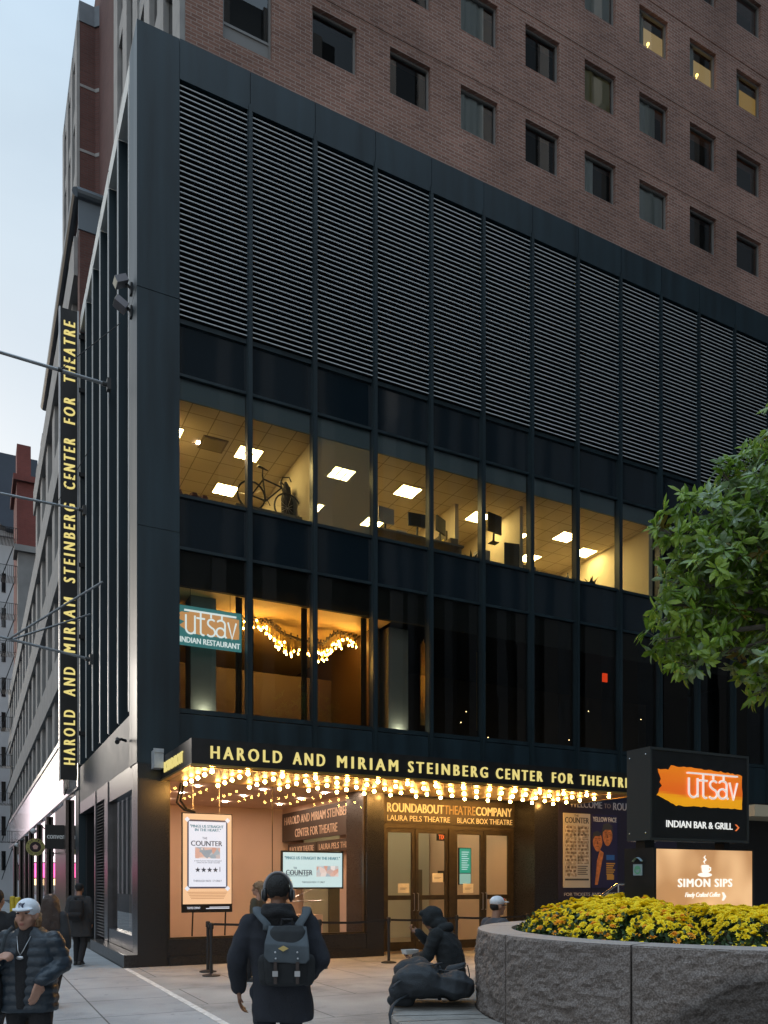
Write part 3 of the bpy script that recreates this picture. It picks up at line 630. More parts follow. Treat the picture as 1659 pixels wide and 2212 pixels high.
# ---------------------------------------------------------------- blade sign on the side street
VS = thing('blade_sign', 'tall narrow black vertical sign with yellow theatre name reading upward', 'sign', (-.3,10,5.05))
b = MB(); b.box(-.60,-.10,9.94,10.06,5.05,20.0); part('panel', b, canopy_black, VS)
b = MB(); b.box(-.64,-.60,9.93,10.07,5.0,20.02); b.box(-.10,-.055,9.93,10.07,5.6,20.02); part('edge_strip', b, silver, VS)
def vtext(s, z0, z1):
    b = MB(); b.text(s, (-.165,9.93,z0), (0,0,1), (-1,0,0), z1-z0, .34, .012, .045, space=1.6); part('lettering', b, letter_lit, VS)
for s, z0, z1 in (('THEATRE',17.68,19.6),('FOR',16.38,17.19),('CENTER',14.3,15.9),('STEINBERG',11.33,13.81),('MIRIAM',9.11,10.82),('AND',7.72,8.61),('HAROLD',5.54,7.25)): vtext(s, z0, z1)
b = MB()
for z in (6.5,9.6,11.9,14.8,17.5,19.2): b.box(-.055,.2,9.97,10.03,z,z+.12)
part('bracket', b, black_plastic, VS)

# ---------------------------------------------------------------- flag poles
pole_m = mat('pole_grey', (.30,.31,.32), .4, .5, .1, 5); cable_m = mat('cable_dark', (.06,.06,.06), .5)
def flagpole(label, y, zi, zo, xo=-6.0):
    t = thing('flagpole', label, 'flagpole', (0,y,zi), 'bare flagpoles on the side street fins')
    b = MB(); xe = xo; b.path([(-.03,y,zi),(xe,y,zi + (zo-zi)*(xe/-2.4))], [.042,.036], 8); b.ell((xe,y,zi + (zo-zi)*(xe/-2.4)), .06); part('pole', b, pole_m, t)
    b = MB(); b.box(-.09,.0,y-.08,y+.08,zi-.14,zi+.14); b.tube((-.09,y,zi),(-.2,y,zi),.06,.06,8); part('wall_bracket', b, cable_m, t)
    return t
t = flagpole('high bare flagpole with a cable, nearest the corner pier', 3.68, 14.25, 14.33, -5.5)
b = MB(); b.tube((-1.18,3.68,14.30),(.02,2.29,14.97),.010,.010,5); part('cable', b, cable_m, t); b = MB(); b.lathe((0,0,0),[(.055,-.05),(.055,.05)],8); b.v = [(-1.18+z,3.68+x,14.30+y) for x, y, z in b.v]; part('collar', b, cable_m, t)
t = flagpole('bare flagpole crossing the middle of the vertical sign', 8.60, 13.12, 13.14, -4.2)
b = MB(); b.tube((-.85,8.60,13.13),(.05,7.05,14.5),.010,.010,5); part('cable', b, cable_m, t)
t = flagpole('low flagpole held by two slanting struts', 7.06, 8.20, 8.53, -4.0)
b = MB(); b.tube((-2.2,7.06,8.49),(.03,5.25,9.85),.030,.030,7); b.tube((-2.15,7.06,8.48),(.03,7.86,9.75),.030,.030,7); part('strut', b, pole_m, t)

# floodlights and camera on the corner pier
for lab, z, tilt in (('upper floodlight on the corner pier catching the sky', 14.75, .5),('lower floodlight on the corner pier turned down', 14.25, -.5)):
    t = thing('floodlight', lab, 'floodlight', (0,.62,z), 'floodlights on the corner pier')
    b = MB(); c = Vector((-.24,.62,z)); u = Vector((math.cos(tilt),0,math.sin(tilt)))
    b.obox(c, u*.13, Vector((0,.13,0)), Vector((-u.z,0,u.x))*.07); part('housing', b, mat('flood_grey', (.26,.25,.27), .4, .3) if 'flood_grey' not in M else M['flood_grey'], t)
    b = MB(); b.obox(c - u*.134, u*.004, Vector((0,.12,0)), Vector((-u.z,0,u.x))*.06); part('lens', b, mat('flood_lens', (.7,.68,.55), .15) if 'flood_lens' not in M else M['flood_lens'], t)
    b = MB(); b.tube((-.14,.62,z),(-.01,.62,z-.1),.03,.03,6); b.box(-.05,-.012,.56,.68,z-.22,z+.02); part('arm', b, black_plastic, t)
t = thing('security_camera', 'small dark security camera low on the corner pier side', 'camera', (0,1.2,4.9))
b = MB(); b.path([(-.02,1.25,4.95),(-.14,1.2,4.98),(-.20,1.1,4.93)], .03, 6); part('arm', b, black_plastic, t)
b = MB(); b.tube((-.22,1.2,4.96),(-.27,.92,4.86),.055,.05,10); part('camera_body', b, black_plastic, t)

# ---------------------------------------------------------------- signs over the side street pavement
t = thing('hanging_sign', 'square black hanging sign with white lower case lettering', 'sign', (-.4,14,3))
b = MB(); b.box(-.75,.10,13.97,14.03,2.99,3.86); part('panel', b, canopy_black, t)
b = MB(); b.text('convene', (-.68,13.968,3.36), (1,0,0),(0,0,1), .71, .135, .006, .05); part('lettering', b, white_paint, t)
b = MB(); b.box(.10,.42,13.98,14.02,3.62,3.66); b.box(.16,.2,13.97,14.03,3.05,3.78); part('bracket', b, black_plastic, t)
t = thing('round_sign', 'round gold coffee sign with a pink pentagon in its dark centre', 'sign', (-.8,18,3.2))
cx, cz, ry = -.81, 3.21, .355
def disc(r, y, n=32): return [(cx+r*math.cos(2*math.pi*i/n), y, cz+r*math.sin(2*math.pi*i/n)) for i in range(n)]
b = MB(); b.prism(disc(ry,18.03), (0,-.06,0)); part('disc', b, mat('gold_paint', (.42,.37,.12), .5), t)
b = MB(); b.prism(disc(ry*.60,17.969), (0,-.006,0)); part('centre', b, mat('maroon_centre', (.03,.012,.016), .5), t)
b = MB(); b.prism([(cx+.11*math.sin(2*math.pi*i/5), 17.962, cz+.11*math.cos(2*math.pi*i/5)) for i in range(5)], (0,-.006,0)); part('pentagon', b, mat('pink_paint', (.72,.42,.36), .5), t)
b = MB()
for s, a0, a1, flip in (('FOR FIVE',150,30,1),('COFFEE ROASTERS',198,342,-1)):
    for i, ch in enumerate(s):
        if ch == ' ': continue
        a = R_(a0 + (a1-a0)*i/(len(s)-1)); rr = ry*.80
        ux = Vector((math.sin(a)*flip,0,-math.cos(a)*flip)); uz = Vector((math.cos(a)*flip,0,math.sin(a)*flip))
        b.text(ch, Vector((cx+rr*math.cos(a),17.969,cz+rr*math.sin(a))) - ux*.028 - uz*.04, ux, uz, .05 if flip > 0 else .036, .085 if flip > 0 else .07, .004, .02)
part('lettering', b, canopy_black, t)
b = MB(); b.box(-.46,.2,17.98,18.02,2.95,2.99); b.box(-.14,-.10,17.98,18.02,2.86,3.02); part('bracket', b, black_plastic, t)
t = thing('fascia_sign', 'dark projecting channel letter sign at the bottom of the vertical sign', 'sign', (-.2,13,5.4))
b = MB(); b.path([(-.10+.26*math.sin(a)*.3, 13.1+.5*math.cos(a)*1.1, 5.5+.62*math.sin(a)) for a in [i*math.pi/8 for i in range(16)]] , .03, 6)
for i in range(5): b.box(-.16,-.12,12.0+.42*i,12.1+.42*i,5.0,6.2)
part('letters', b, canopy_black, t); b = MB()
for i in range(5): b.box(-.135,-.02,12.0+.42*i-.02,12.1+.42*i+.02,4.97,6.23)
part('returns', b, silver, t)
for lab, y, x in (('nearer white goose-neck lamp over the shopfront',24,-.55),('farther white goose-neck lamp over the shopfront',40,-.55)):
    t = thing('gooseneck_lamp', lab, 'lamp', (0,y,4.6), 'goose-neck lamps along the shopfront')
    b = MB(); b.path([(-.02,y,4.3),(-.15,y,4.5),(-.4,y,4.5),(-.5,y,4.3)], .03, 6); part('arm', b, black_plastic, t)
    b = MB(); b.ell((-.5,y,4.2), .13); part('shade', b, white_paint, t)
for lab, x, y in (('farther yellow bollard beside the grey pier',-1.33,25.6),('nearer yellow bollard beside the grey pier',-1.24,22.6)):
    t = thing('bollard', lab, 'bollard', (x,y,0), 'yellow bollards by the shopfront')
    b = MB(); b.lathe((x,y,0),[(.13,0),(.13,1.03),(.11,1.09),(.05,1.12),(0,1.12)],14); part('post', b, yellow_paint, t, True)
    b = MB(); b.lathe((x,y,0),[(.20,0),(.20,.03),(.13,.04)],14); part('base', b, pale_conc, t)

# ---------------------------------------------------------------- magenta screen at the street end, plus white panel added for reflected sky
for lab, x0, x1, y, z0, z1, col, s in (('magenta video billboard mirrored in the shopfront glass',-18.5,-1,150,2.6,5.4,(1,.12,.38),2.0),('white video billboard mirrored in the glossy cladding',-18.5,-1,155,5.6,22,(1,.80,.85),1.9)):  # the white one is a glow panel added as street-end sky, not a billboard
    t = thing('billboard_glow_panel', lab, 'billboard', ((x0+x1)/2,y,0), 'video billboard and added white sky panel far down the side street')
    b = MB(); b.box(x0,x1,y,y+.1,z0,z1); part('screen', b, emat('screen_'+lab[:4], col, s), t)
    b = MB(); b.box(x0-.2,x1+.2,y+.1,y+.6,z0-.2,z1+.2); b.box((x0+x1)/2-.3,(x0+x1)/2+.3,y+.15,y+.55,-.1,z0); part('frame', b, black_plastic, t)

# ---------------------------------------------------------------- posters beside the doors
navy = mat('navy_board', (.020,.017,.035), .5); pgrey = mat('poster_grey', (.34,.33,.29), .6); pdark = mat('poster_dark', (.05,.047,.045), .7)
t = thing('poster_board', 'navy display board with welcome and ticket lettering behind the posters', 'poster board', (12.6,-.01,1.2))
b = MB(); b.box(11.15,15.6,-.02,-.002,1.30,4.2); part('board', b, navy, t)
b = MB(); b.text('WELCOME', (11.55,-.022,3.86), (1,0,0),(0,0,1), 1.15, .19, .006, .02); b.text('ROUNDABOUT', (13.12,-.022,3.84), (1,0,0),(0,0,1), 1.7, .21, .006, .02); b.text('FOR TICKETS AND SUBSCRIPTIONS, VISIT', (11.35,-.022,1.40), (1,0,0),(0,0,1), 2.9, .10, .004, .01)
for k, s in enumerate(('YELLOW FACE','ENGLISH','THE','OF','UNTIL')): b.text(s, (13.75,-.022,2.95-.32*k), (1,0,0),(0,0,1), .09*len(s), .08, .004, .01)
part('lettering', b, mat('pale_lettering', (.42,.40,.40), .6), t); b = MB(); b.text('TO', (12.78,-.022,3.88), (1,0,0),(0,0,1), .24, .13, .006, 0); part('small_lettering', b, mat('tan_lettering', (.30,.22,.18), .6), t)
t = thing('poster', 'cream poster with a grid of small sepia pictures and black title', 'poster', (11.78,-.03,1.65), 'show posters right of the doors')
b = MB(); b.box(11.31,12.25,-.045,-.021,1.64,3.69); part('sheet', b, mat('cream_sheet', (.46,.43,.35), .6), t)
b = MB(); b.text('THE', (11.68,-.046,3.60), (1,0,0),(0,0,1), .16, .06, .003, .01); b.text('COUNTER', (11.36,-.046,3.42), (1,0,0),(0,0,1), .84, .16, .003, .035); part('title', b, pdark, t); b = MB(); b.box(11.36,12.20,-.048,-.046,1.84,1.89)
for k in range(5): b.box(11.80,12.16-.05*(k%2),-.048,-.046,2.22-.055*k,2.245-.055*k)
part('lettering', b, pdark, t)
pic = tiles('sepia_pictures', (.30,.24,.17), (.16,.12,.09), (.42,.38,.30), .13, .10, .02, .7, 'xz', .3, .7, 9, 0, .2, .4)
b = MB()
for r in range(4):
    for c in range(2):
        if (r, c) != (3,1): b.box(11.37+.43*c,11.76+.43*c,-.049,-.046,3.02-.36*r,3.36-.36*r)
part('pictures', b, pic, t)
t = thing('poster', 'dark blue poster of two men resting heads together', 'poster', (12.77,-.03,1.63), 'show posters right of the doors')
b = MB(); b.box(12.30,13.25,-.045,-.021,1.63,3.69); part('sheet', b, mat('midnight_sheet', (.02,.018,.06), .6), t)
def face_poly(c, rx, rz, y, n=18): return [(c[0]+rx*math.cos(2*math.pi*i/n)*(1-.12*(math.sin(2*math.pi*i/n)<-.4)), y, c[1]+rz*math.sin(2*math.pi*i/n)) for i in range(n)]
b = MB(); b.prism(face_poly((12.52,2.92),.17,.27,-.046),(0,-.002,0)); b.prism(face_poly((12.88,3.10),.18,.29,-.0465),(0,-.002,0)); b.prism([(12.42,-.046,1.72),(12.52,-.046,1.72),(12.66,-.046,2.30),(12.74,-.046,2.62),(12.60,-.046,2.70),(12.50,-.046,2.40)],(0,-.003,0)); part('faces', b, mat('poster_skin', (.50,.17,.05), .6, 0, .35, 9), t)
b = MB(); b.prism([(12.66,-.047,3.16),(12.72,-.047,3.42),(12.90,-.047,3.47),(13.06,-.047,3.38),(13.08,-.047,3.12),(13.0,-.047,3.27),(12.80,-.047,3.27)],(0,-.003,0)); b.prism([(12.33,-.047,2.95),(12.36,-.047,3.18),(12.52,-.047,3.24),(12.68,-.047,3.14),(12.58,-.047,3.08),(12.42,-.047,3.08)],(0,-.003,0)); part('hair', b, pdark, t)
b = MB()
for fx, fz in ((12.52,2.92),(12.88,3.10)):
    for q in (-1,1): b.box(fx+.07*q-.03,fx+.07*q+.03,-.0495,-.0485,fz+.04,fz+.055); b.box(fx+.07*q-.04,fx+.07*q+.04,-.0495,-.0485,fz+.085,fz+.10)
    b.box(fx-.05,fx+.05,-.0495,-.0485,fz-.13,fz-.11); b.prism([(fx-.01,-.0485,fz+.05),(fx+.03,-.0485,fz-.06),(fx-.03,-.0485,fz-.07)],(0,-.001,0))
part('features', b, mat('poster_shade', (.16,.05,.02), .6), t)
b = MB(); b.text('YELLOW FACE', (12.35,-.047,3.49), (1,0,0),(0,0,1), .86, .13, .003, .02); part('title', b, mat('poster_white', (.6,.58,.55), .6), t)
b = MB(); b.box(12.86,13.12,-.047,-.045,1.86,2.0)
for k in range(6): b.box(12.84,13.16-.04*(k%3),-.047,-.045,2.30-.06*k,2.335-.06*k)
part('billing', b, mat('poster_orange', (.55,.28,.05), .6), t); b = MB(); b.box(12.84,13.14,-.047,-.045,2.42,2.56); part('billing_blue', b, mat('poster_blue', (.03,.12,.35), .6), t)

# ---------------------------------------------------------------- lobby fittings
def show_screen(name, label, x0,x1,y,z0,z1, portrait):
    t = thing(name, label, 'screen', ((x0+x1)/2,y,z0), 'lit screens in the lobby window')
    b = MB(); b.box(x0-.02,x1+.02,y+.004,y+.07,z0-.02,z1+.02); part('casing', b, black_plastic, t)
    if portrait:
        b = MB(); b.box(x0,x1,y-.002,y+.004,z0+.17,z1); part('peach_border', b, emat('screen_peach', (1.0,.60,.34), 0.69), t)
        W_, H_ = x1-x0, z1-z0; ax, bx, az, bz = x0+.13, x1-.13, z0+.56, z1-.17
        b = MB(); b.box(ax-.035,bx+.035,y-.004,y-.001,az-.04,bz+.04); part('dark_frame', b, emat('screen_navy', (.05,.05,.09), 0.75), t)
        b = MB(); b.box(ax,bx,y-.007,y-.004,az,bz); part('white_field', b, emat('screen_white', (.86,.88,1.0), 0.71), t)
        for cxx in (ax-.035,bx+.035):
            for czz in (az-.04,bz+.04):
                b = MB(); b.obox((cxx,y-.008,czz),(.03,0,.03),(0,.002,0),(-.03,0,.03)); part('corner_ornament', b, M['screen_white'], t)
        b = MB(); m = (ax+bx)/2; wd = bx-ax
        b.text('"PINGS US STRAIGHT', (ax+.03,y-.008,bz-.14), (1,0,0),(0,0,1), wd-.09, .065, .003, .05); b.text('IN THE HEART."', (ax+.14,y-.008,bz-.22), (1,0,0),(0,0,1), wd-.26, .065, .003, .05); part('quote', b, emat('screen_teal', (.05,.20,.26), 0.75), t)
        b = MB(); b.text('THE', (m-.12,y-.008,bz-.40), (1,0,0),(0,0,1), .11, .05, .003, .01); b.text('COUNTER', (ax+.05,y-.008,bz-.55), (1,0,0),(0,0,1), wd-.14, .115, .003, .03)
        for k in range(4):
            px, pz = ax+.20+.135*k, az+.38; b.prism([(px+(.066 if i%2 == 0 else .027)*math.sin(i*math.pi/5), y-.007, pz+(.066 if i%2 == 0 else .027)*math.cos(i*math.pi/5)) for i in range(10)], (0,-.003,0))
        b.box(ax+.70,ax+.715,y-.009,y-.007,az+.34,az+.45)
        b.text('THROUGH NOV. 17 ONLY', (ax+.10,y-.008,az+.11), (1,0,0),(0,0,1), wd-.2, .045, .003, .005); b.text('A NEW PLAY BY MEGHAN KENNEDY', (ax+.12,y-.008,az+.57), (1,0,0),(0,0,1), wd-.22, .028, .003); b.text('DIRECTED BY DAVID CROMER', (ax+.18,y-.008,az+.53), (1,0,0),(0,0,1), wd-.32, .028, .003)
        part('title', b, emat('screen_ink', (.03,.035,.05), 0.75), t)
        b = MB(); b.box(ax+.14,bx-.14,y-.009,y-.007,az+.64,az+.89); part('picture', b, PICM, t)
        b = MB()
        for k in range(5): b.box(x0+.10+.02*k,x1-.10-.02*k,y-.005,y-.002,z0+.43-.035*k,z0+.443-.035*k)
        part('credits', b, emat('screen_credit', (.60,.28,.12), 0.60), t)
        b = MB(); b.text('THEATRE COMPANY', (x0+.09,y-.001,z0+.06), (1,0,0),(0,0,1), .30, .05, .003); b.box(x0+.52,x1-.05,y-.001,y+.003,z0+.06,z0+.075); b.box(x0+.60,x1-.05,y-.001,y+.003,z0+.09,z0+.105); part('footer', b, M['screen_white'], t)
    else:
        b = MB(); b.box(x0+.02,x1-.02,y-.002,y+.004,z0+.02,z1-.02); part('pale_field', b, emat('screen_pale', (.66,.86,.88), 0.66), t)
        wd = x1-x0
        b = MB(); b.text('"PINGS US STRAIGHT IN THE HEART."', (x0+.06,y-.004,z1-.19), (1,0,0),(0,0,1), wd-.14, .075, .003, .05); part('quote', b, M['screen_teal'], t)
        b = MB(); b.text('THE', (x0+.28,y-.004,z1-.42), (1,0,0),(0,0,1), .09, .05, .003, .01); b.text('COUNTER', (x0+.09,y-.004,z1-.57), (1,0,0),(0,0,1), .68, .13, .003, .03); b.text('THROUGH NOV. 17 ONLY', (x0+.50,y-.004,z0+.12), (1,0,0),(0,0,1), .60, .045, .003, .005); b.text('A NEW PLAY BY MEGHAN KENNEDY', (x0+.11,y-.004,z0+.35), (1,0,0),(0,0,1), .66, .032, .003); b.text('DIRECTED BY DAVID CROMER', (x0+.16,y-.004,z0+.28), (1,0,0),(0,0,1), .5, .032, .003)
        part('title', b, M['screen_ink'], t)
        b = MB(); b.box(x0+.88,x1-.12,y-.006,y-.003,z0+.28,z1-.34); part('picture', b, PICM, t)
    return t
PICM = bpy.data.materials.new('diner_picture'); PICM.use_nodes = True; q = PICM.node_tree; pb = q.nodes['Principled BSDF']
vt = q.nodes.new('ShaderNodeTexVoronoi'); vt.inputs['Scale'].default_value = 9; vc = q.nodes.new('ShaderNodeValToRGB'); tcx = q.nodes.new('ShaderNodeTexCoord'); q.links.new(tcx.outputs['Object'], vt.inputs['Vector'])
q.links.new(vt.outputs['Color'], vc.inputs[0]); ee = vc.color_ramp.elements; ee[0].color = (.12,.16,.22,1); ee[1].color = (.75,.78,.78,1); x_ = ee.new(.4); x_.color = (.42,.5,.55,1); x_ = ee.new(.6); x_.color = (.55,.25,.18,1)
q.links.new(vc.outputs[0], pb.inputs['Emission Color']); pb.inputs['Emission Strength'].default_value = .85; pb.inputs['Base Color'].default_value = (.1,.1,.1,1)
t = show_screen('lobby_screen', 'tall lit portrait screen with peach border hanging in the lobby window', 1.09,2.20,.60,1.13,3.33, True)
b = MB()
for x in (1.32,1.92): b.tube((x,.62,3.33),(x,.62,4.04),.008,.008,5)
part('chain', b, silver, t)
b = MB(); b.path([(1.10,.55,4.0),(1.02,.52,3.6),(1.15,.5,3.42),(1.35,.56,3.36)], .028, 7); b.path([(1.04,.55,4.0),(.94,.52,3.55),(1.10,.5,3.40),(1.35,.54,3.35)], .028, 7); part('cable', b, black_plastic, t)
b = MB()
for x in (1.30,2.05): b.tube((x,.63,.58),(x+.02,.63,1.12),.018,.018,6)
part('stand_leg', b, black_plastic, t)
show_screen('lobby_screen', 'wide lit landscape screen with pale blue field in the lobby', 3.50,5.08,.80,1.65,2.53, False)
t = thing('lobby_sign', 'dark slanting lobby sign carrying the theatre names in pale letters', 'sign', (5.5,2,2.9))
b = MB(); b.box(5.42,5.5,.6,6.1,3.02,3.88); b.box(5.42,5.5,.45,3.3,2.62,2.92); b.box(5.42,5.5,3.42,5.6,2.62,2.92); part('panel', b, mat('sign_brown', (.05,.036,.03), .5), t)
b = MB()
for s, y, z, wd, h in (('HAROLD AND MIRIAM STEINBERG',5.9,3.52,4.9,.24),('CENTER FOR THEATRE',5.0,3.12,3.1,.24),('BLACK BOX THEATRE',5.45,2.68,1.9,.16),('LAURA PELS THEATRE',3.15,2.68,2.5,.16)): b.text(s, (5.418,y,z), (0,-1,0),(0,0,1), wd, h, .008, .012)
part('lettering', b, mat('pale_tan_letters', (.60,.46,.36), .6), t)
t = thing('lobby_poster', 'black lobby poster panel with white small print right of the wide screen', 'poster', (5.4,4,0)); b = MB(); b.box(6.1,7.0,5.9,5.95,1.0,2.9); part('panel', b, pdark, t); b = MB()
for k in range(9): b.box(6.3,6.8-.06*(k%3),5.885,5.9,2.7-.11*k,2.73-.11*k)
part('print', b, M['pale_lettering'], t)
t = thing('lobby_counter', 'low pale curved reception counter with steel rail inside the lobby', 'counter', (4.3,4,0)); b = MB(); b.prism([(3.3,3.2,0),(5.3,2.6,0),(5.3,3.4,0),(3.6,4.0,0)], (0,0,.92)); part('body', b, mat('counter_pink', (.62,.46,.36), .6), t); b = MB(); b.path([(3.9,3.1,1.25),(5.3,2.65,1.3)], .02, 6); b.tube((4.4,2.95,.9),(4.4,2.95,1.26),.014,.014,6); b.path([(3.6,3.0,.95),(5.3,2.5,1.75)], .012, 6); part('rail', b, silver, t)
t = thing('show_board', 'narrow green lit listing board behind the third door', 'screen', (8.9,1.6,1.7)); b = MB(); b.box(8.95,9.35,1.55,1.6,1.72,2.75); part('casing', b, black_plastic, t); b = MB(); b.box(8.97,9.33,1.54,1.55,2.05,2.73); part('green_field', b, emat('board_green', (.03,.42,.27), 0.52), t); b = MB(); b.box(8.97,9.33,1.54,1.55,1.74,2.03); part('pale_field', b, emat('board_pale', (.35,.6,.5), 0.52), t); b = MB()
for k in range(9): b.box(9.03,9.27-.03*(k%3),1.53,1.54,2.62-.06*k,2.64-.06*k)
part('lines', b, M['screen_pale'], t)
for lab, x in (('red exit sign reversed behind the third door',8.75),('red exit sign reversed behind the first door',6.62)):
    t = thing('exit_sign', lab, 'sign', (x,2.4,3.0), 'exit signs inside the doors'); b = MB(); b.box(x,x+.36,2.4,2.44,2.98,3.2); part('housing', b, black_plastic, t); b = MB(); b.text('EXIT', (x+.31,2.392,3.02), (-1,0,0),(0,0,1), .26, .13, .004, .02); part('lettering', b, emat('exit_orange', (1,.16,.03), 1.1) if 'exit_orange' not in M else M['exit_orange'], t)
t = thing('partition_wall', 'grey lobby wall with dark doorway and notices behind the glass doors', 'wall', (8.5,5,0)); b = MB(); b.box(5.9,10.3,5.5,5.6,0,4); part('panel', b, mat('grey_wall', (.40,.40,.36), .8), t); b = MB(); b.box(6.7,7.6,5.44,5.5,0,2.3); b.box(9.6,10.0,5.44,5.5,0,2.2); part('doorway', b, mat('tan_door', (.10,.085,.06), .6), t); b = MB(); b.box(10.05,10.3,4.5,4.54,1.8,2.15); b.box(7.9,8.3,5.4,5.5,1.6,2.1); part('notice', b, pdark, t)

# ---------------------------------------------------------------- stanchions
def stanchion(x, y, label, first=[None]):
    if first[0] is None:
        t = thing('stanchion', label, 'stanchion', (0,0,0), 'black queue stanchions before the theatre')
        b = MB(); b.lathe((0,0,0),[(0,0),(.17,0),(.17,.02),(.10,.04),(.035,.05)],18); part('base', b, black_plastic, t)
        b = MB(); b.lathe((0,0,0),[(.032,.05),(.032,.90),(0,.90)],12); part('post', b, black_plastic, t)
        b = MB(); b.lathe((0,0,0),[(.046,.90),(.046,1.0),(.03,1.02),(0,1.02)],12); part('cap', b, black_plastic, t)
        first[0] = t
    else: t = dup(first[0], (0,0,0), label)
    t.location = (x,y,0); return t
ST = [(.98,-2.2,'front left stanchion of the close pair left of the backpack man'),(1.10,-1.5,'rear stanchion of the close pair left of the backpack man'),(3.34,-1.91,'stanchion half hidden right of the backpack man'),(5.16,-1.52,'stanchion standing before the first glass door'),(7.07,-1.31,'stanchion behind the hooded person'),(9.2,-1.2,'stanchion before the last glass door')]
for x, y, l in ST: stanchion(x, y, l)
b = MB()
def belt(mb, p, q, z=.955):
    p, q = Vector(p), Vector(q); d = (q-p); n = 8; s = d.cross(Vector((0,0,1))).normalized()*.003
    for i in range(n):
        a = p + d*i/n; c = p + d*(i+1)/n; za = z - .03*math.sin(math.pi*i/n); zc = z - .03*math.sin(math.pi*(i+1)/n)
        mb.add([(a.x-s.x,a.y-s.y,za-.024),(c.x-s.x,c.y-s.y,zc-.024),(c.x-s.x,c.y-s.y,zc+.024),(a.x-s.x,a.y-s.y,za+.024),(a.x+s.x,a.y+s.y,za-.024),(c.x+s.x,c.y+s.y,zc-.024),(c.x+s.x,c.y+s.y,zc+.024),(a.x+s.x,a.y+s.y,za+.024)],[(0,1,2,3),(7,6,5,4),(0,4,5,1),(3,2,6,7)])
for i, lab in enumerate(('short belt joining the close pair of stanchions','long black belt running behind the backpack man','black belt below the tall lobby window and first door','black belt behind the hooded person','black belt before the last doors')):
    b = MB(); belt(b, (ST[i][0]+.04,ST[i][1],0), (ST[i+1][0]-.04,ST[i+1][1],0)); solo('barrier_belt', b, black_plastic, lab, 'belt', ((ST[i][0]+ST[i+1][0])/2,(ST[i][1]+ST[i+1][1])/2,.955), 'retractable belts between the stanchions')
t = thing('handrail', 'polished steel handrail sloping up behind the yellow flowers', 'handrail', (10.2,-3,0)); b = MB(); b.path([(9.3,-3,1.1),(10.47,-3,1.75),(11.5,-3,1.75)], .03, 8); part('rail', b, chrome, t); b = MB(); b.tube((10.5,-3,0),(10.5,-3,1.74),.025,.025,8); b.tube((11.4,-3,0),(11.4,-3,1.74),.025,.025,8); part('post', b, chrome, t)
b = MB(); b.box(17.4,24,-1.3,-.015,3.74,4.08); solo('lit_canopy', b, mat('beige_soffit', (.55,.47,.33), .7), 'beige canopy edge at far right beyond the sign', 'canopy', (20,-.6,3.74))
# office things by the third storey windows
BK = thing('bicycle', 'black bicycle standing in the lit office window', 'bicycle', (3.1,1.2,10.06))
blk = mat('bike_black', (.015,.015,.016), .4)
def wheel(mb, c, r):
    c = Vector(c); mb.path([c + Vector((r*math.cos(a),0,r*math.sin(a))) for a in [2*math.pi*i/24 for i in range(25)]], .022, 6)
for nm, c in (('wheel',(2.86,1.2,11.06)),('wheel',(3.80,1.25,10.98))):
    b = MB(); wheel(b, c, .34); o = part('wheel', b, blk, BK)
    b = MB()
    for i in range(10): a = i*math.pi/5; b.tube(c, (c[0]+.33*math.cos(a),c[1],c[2]+.33*math.sin(a)), .003,.003,4)
    part('spokes', b, silver, o)
b = MB()
for p, q in (((2.86,1.2,11.06),(3.22,1.2,11.0)),((2.86,1.2,11.06),(3.16,1.2,11.5)),((3.22,1.2,11.0),(3.14,1.2,11.62)),((3.16,1.2,11.52),(3.62,1.2,11.42)),((3.22,1.2,11.0),(3.62,1.2,11.40)),((3.60,1.2,11.52),(3.80,1.25,10.98))): b.tube(p,q,.02,.02,6)
part('frame', b, blk, BK); b = MB(); b.path([(3.02,1.2,11.80),(3.14,1.2,11.78),(3.28,1.2,11.74)], [.05,.045,.02], 8, flat=.4); b.tube((3.14,1.2,11.62),(3.15,1.2,11.78),.014,.014,6); part('saddle', b, blk, BK); b = MB(); b.path([(3.60,1.2,11.52),(3.62,1.1,11.62),(3.75,1.0,11.6),(3.8,1.0,11.5)], .016, 6); b.path([(3.60,1.2,11.52),(3.62,1.3,11.62),(3.75,1.4,11.6),(3.8,1.4,11.5)], .016, 6); part('handlebar', b, blk, BK); b = MB(); b.lathe((0,0,0),[(.09,-.01),(.09,.01)],12); b.v = [(3.22+x,1.16+z,11.0+y) for x,y,z in b.v]; b.tube((3.22,1.1,11.0),(3.3,1.1,10.86),.012,.012,5); part('crank', b, blk, BK)
b = MB(); b.box(2.4,4.05,.9,1.5,10.06,10.66); solo('cabinet', b, mat('cabinet_grey', (.18,.16,.13), .7), 'low office cabinet under the bicycle', 'cabinet', (3.2,1.2,10.06))
CR = thing('coat_rack', 'dark coats hanging on a rack by the office partition', 'coat rack', (3.9,1.6,10.06)); b = MB(); b.tube((3.92,1.6,10.06),(3.92,1.6,11.75),.02,.02,6); part('stand', b, blk, CR)
for k in range(3):
    b = MB(); x = 3.84+.08*k; b.chain([(x,1.5+.1*k,11.7),(x,1.5+.1*k,11.3),(x+.02,1.5+.1*k,10.6)], [.04,.12,.13], 8); part('coat', b, mat('coat_%d' % k, (.02,.02+.004*k,.025), .9), CR)
b = MB()
for k in range(26): b.ell((1.45+rnd.gauss(0,.26),1.1+rnd.gauss(0,.1),10.42+abs(rnd.gauss(0,.13))), .12, n=6, k=4)
solo('cushion_pile', b, mat('maroon_cloth', (.07,.018,.02), .9), 'maroon bundle on the office sill left of the bicycle', 'bundle', (1.45,1.1,10.3))
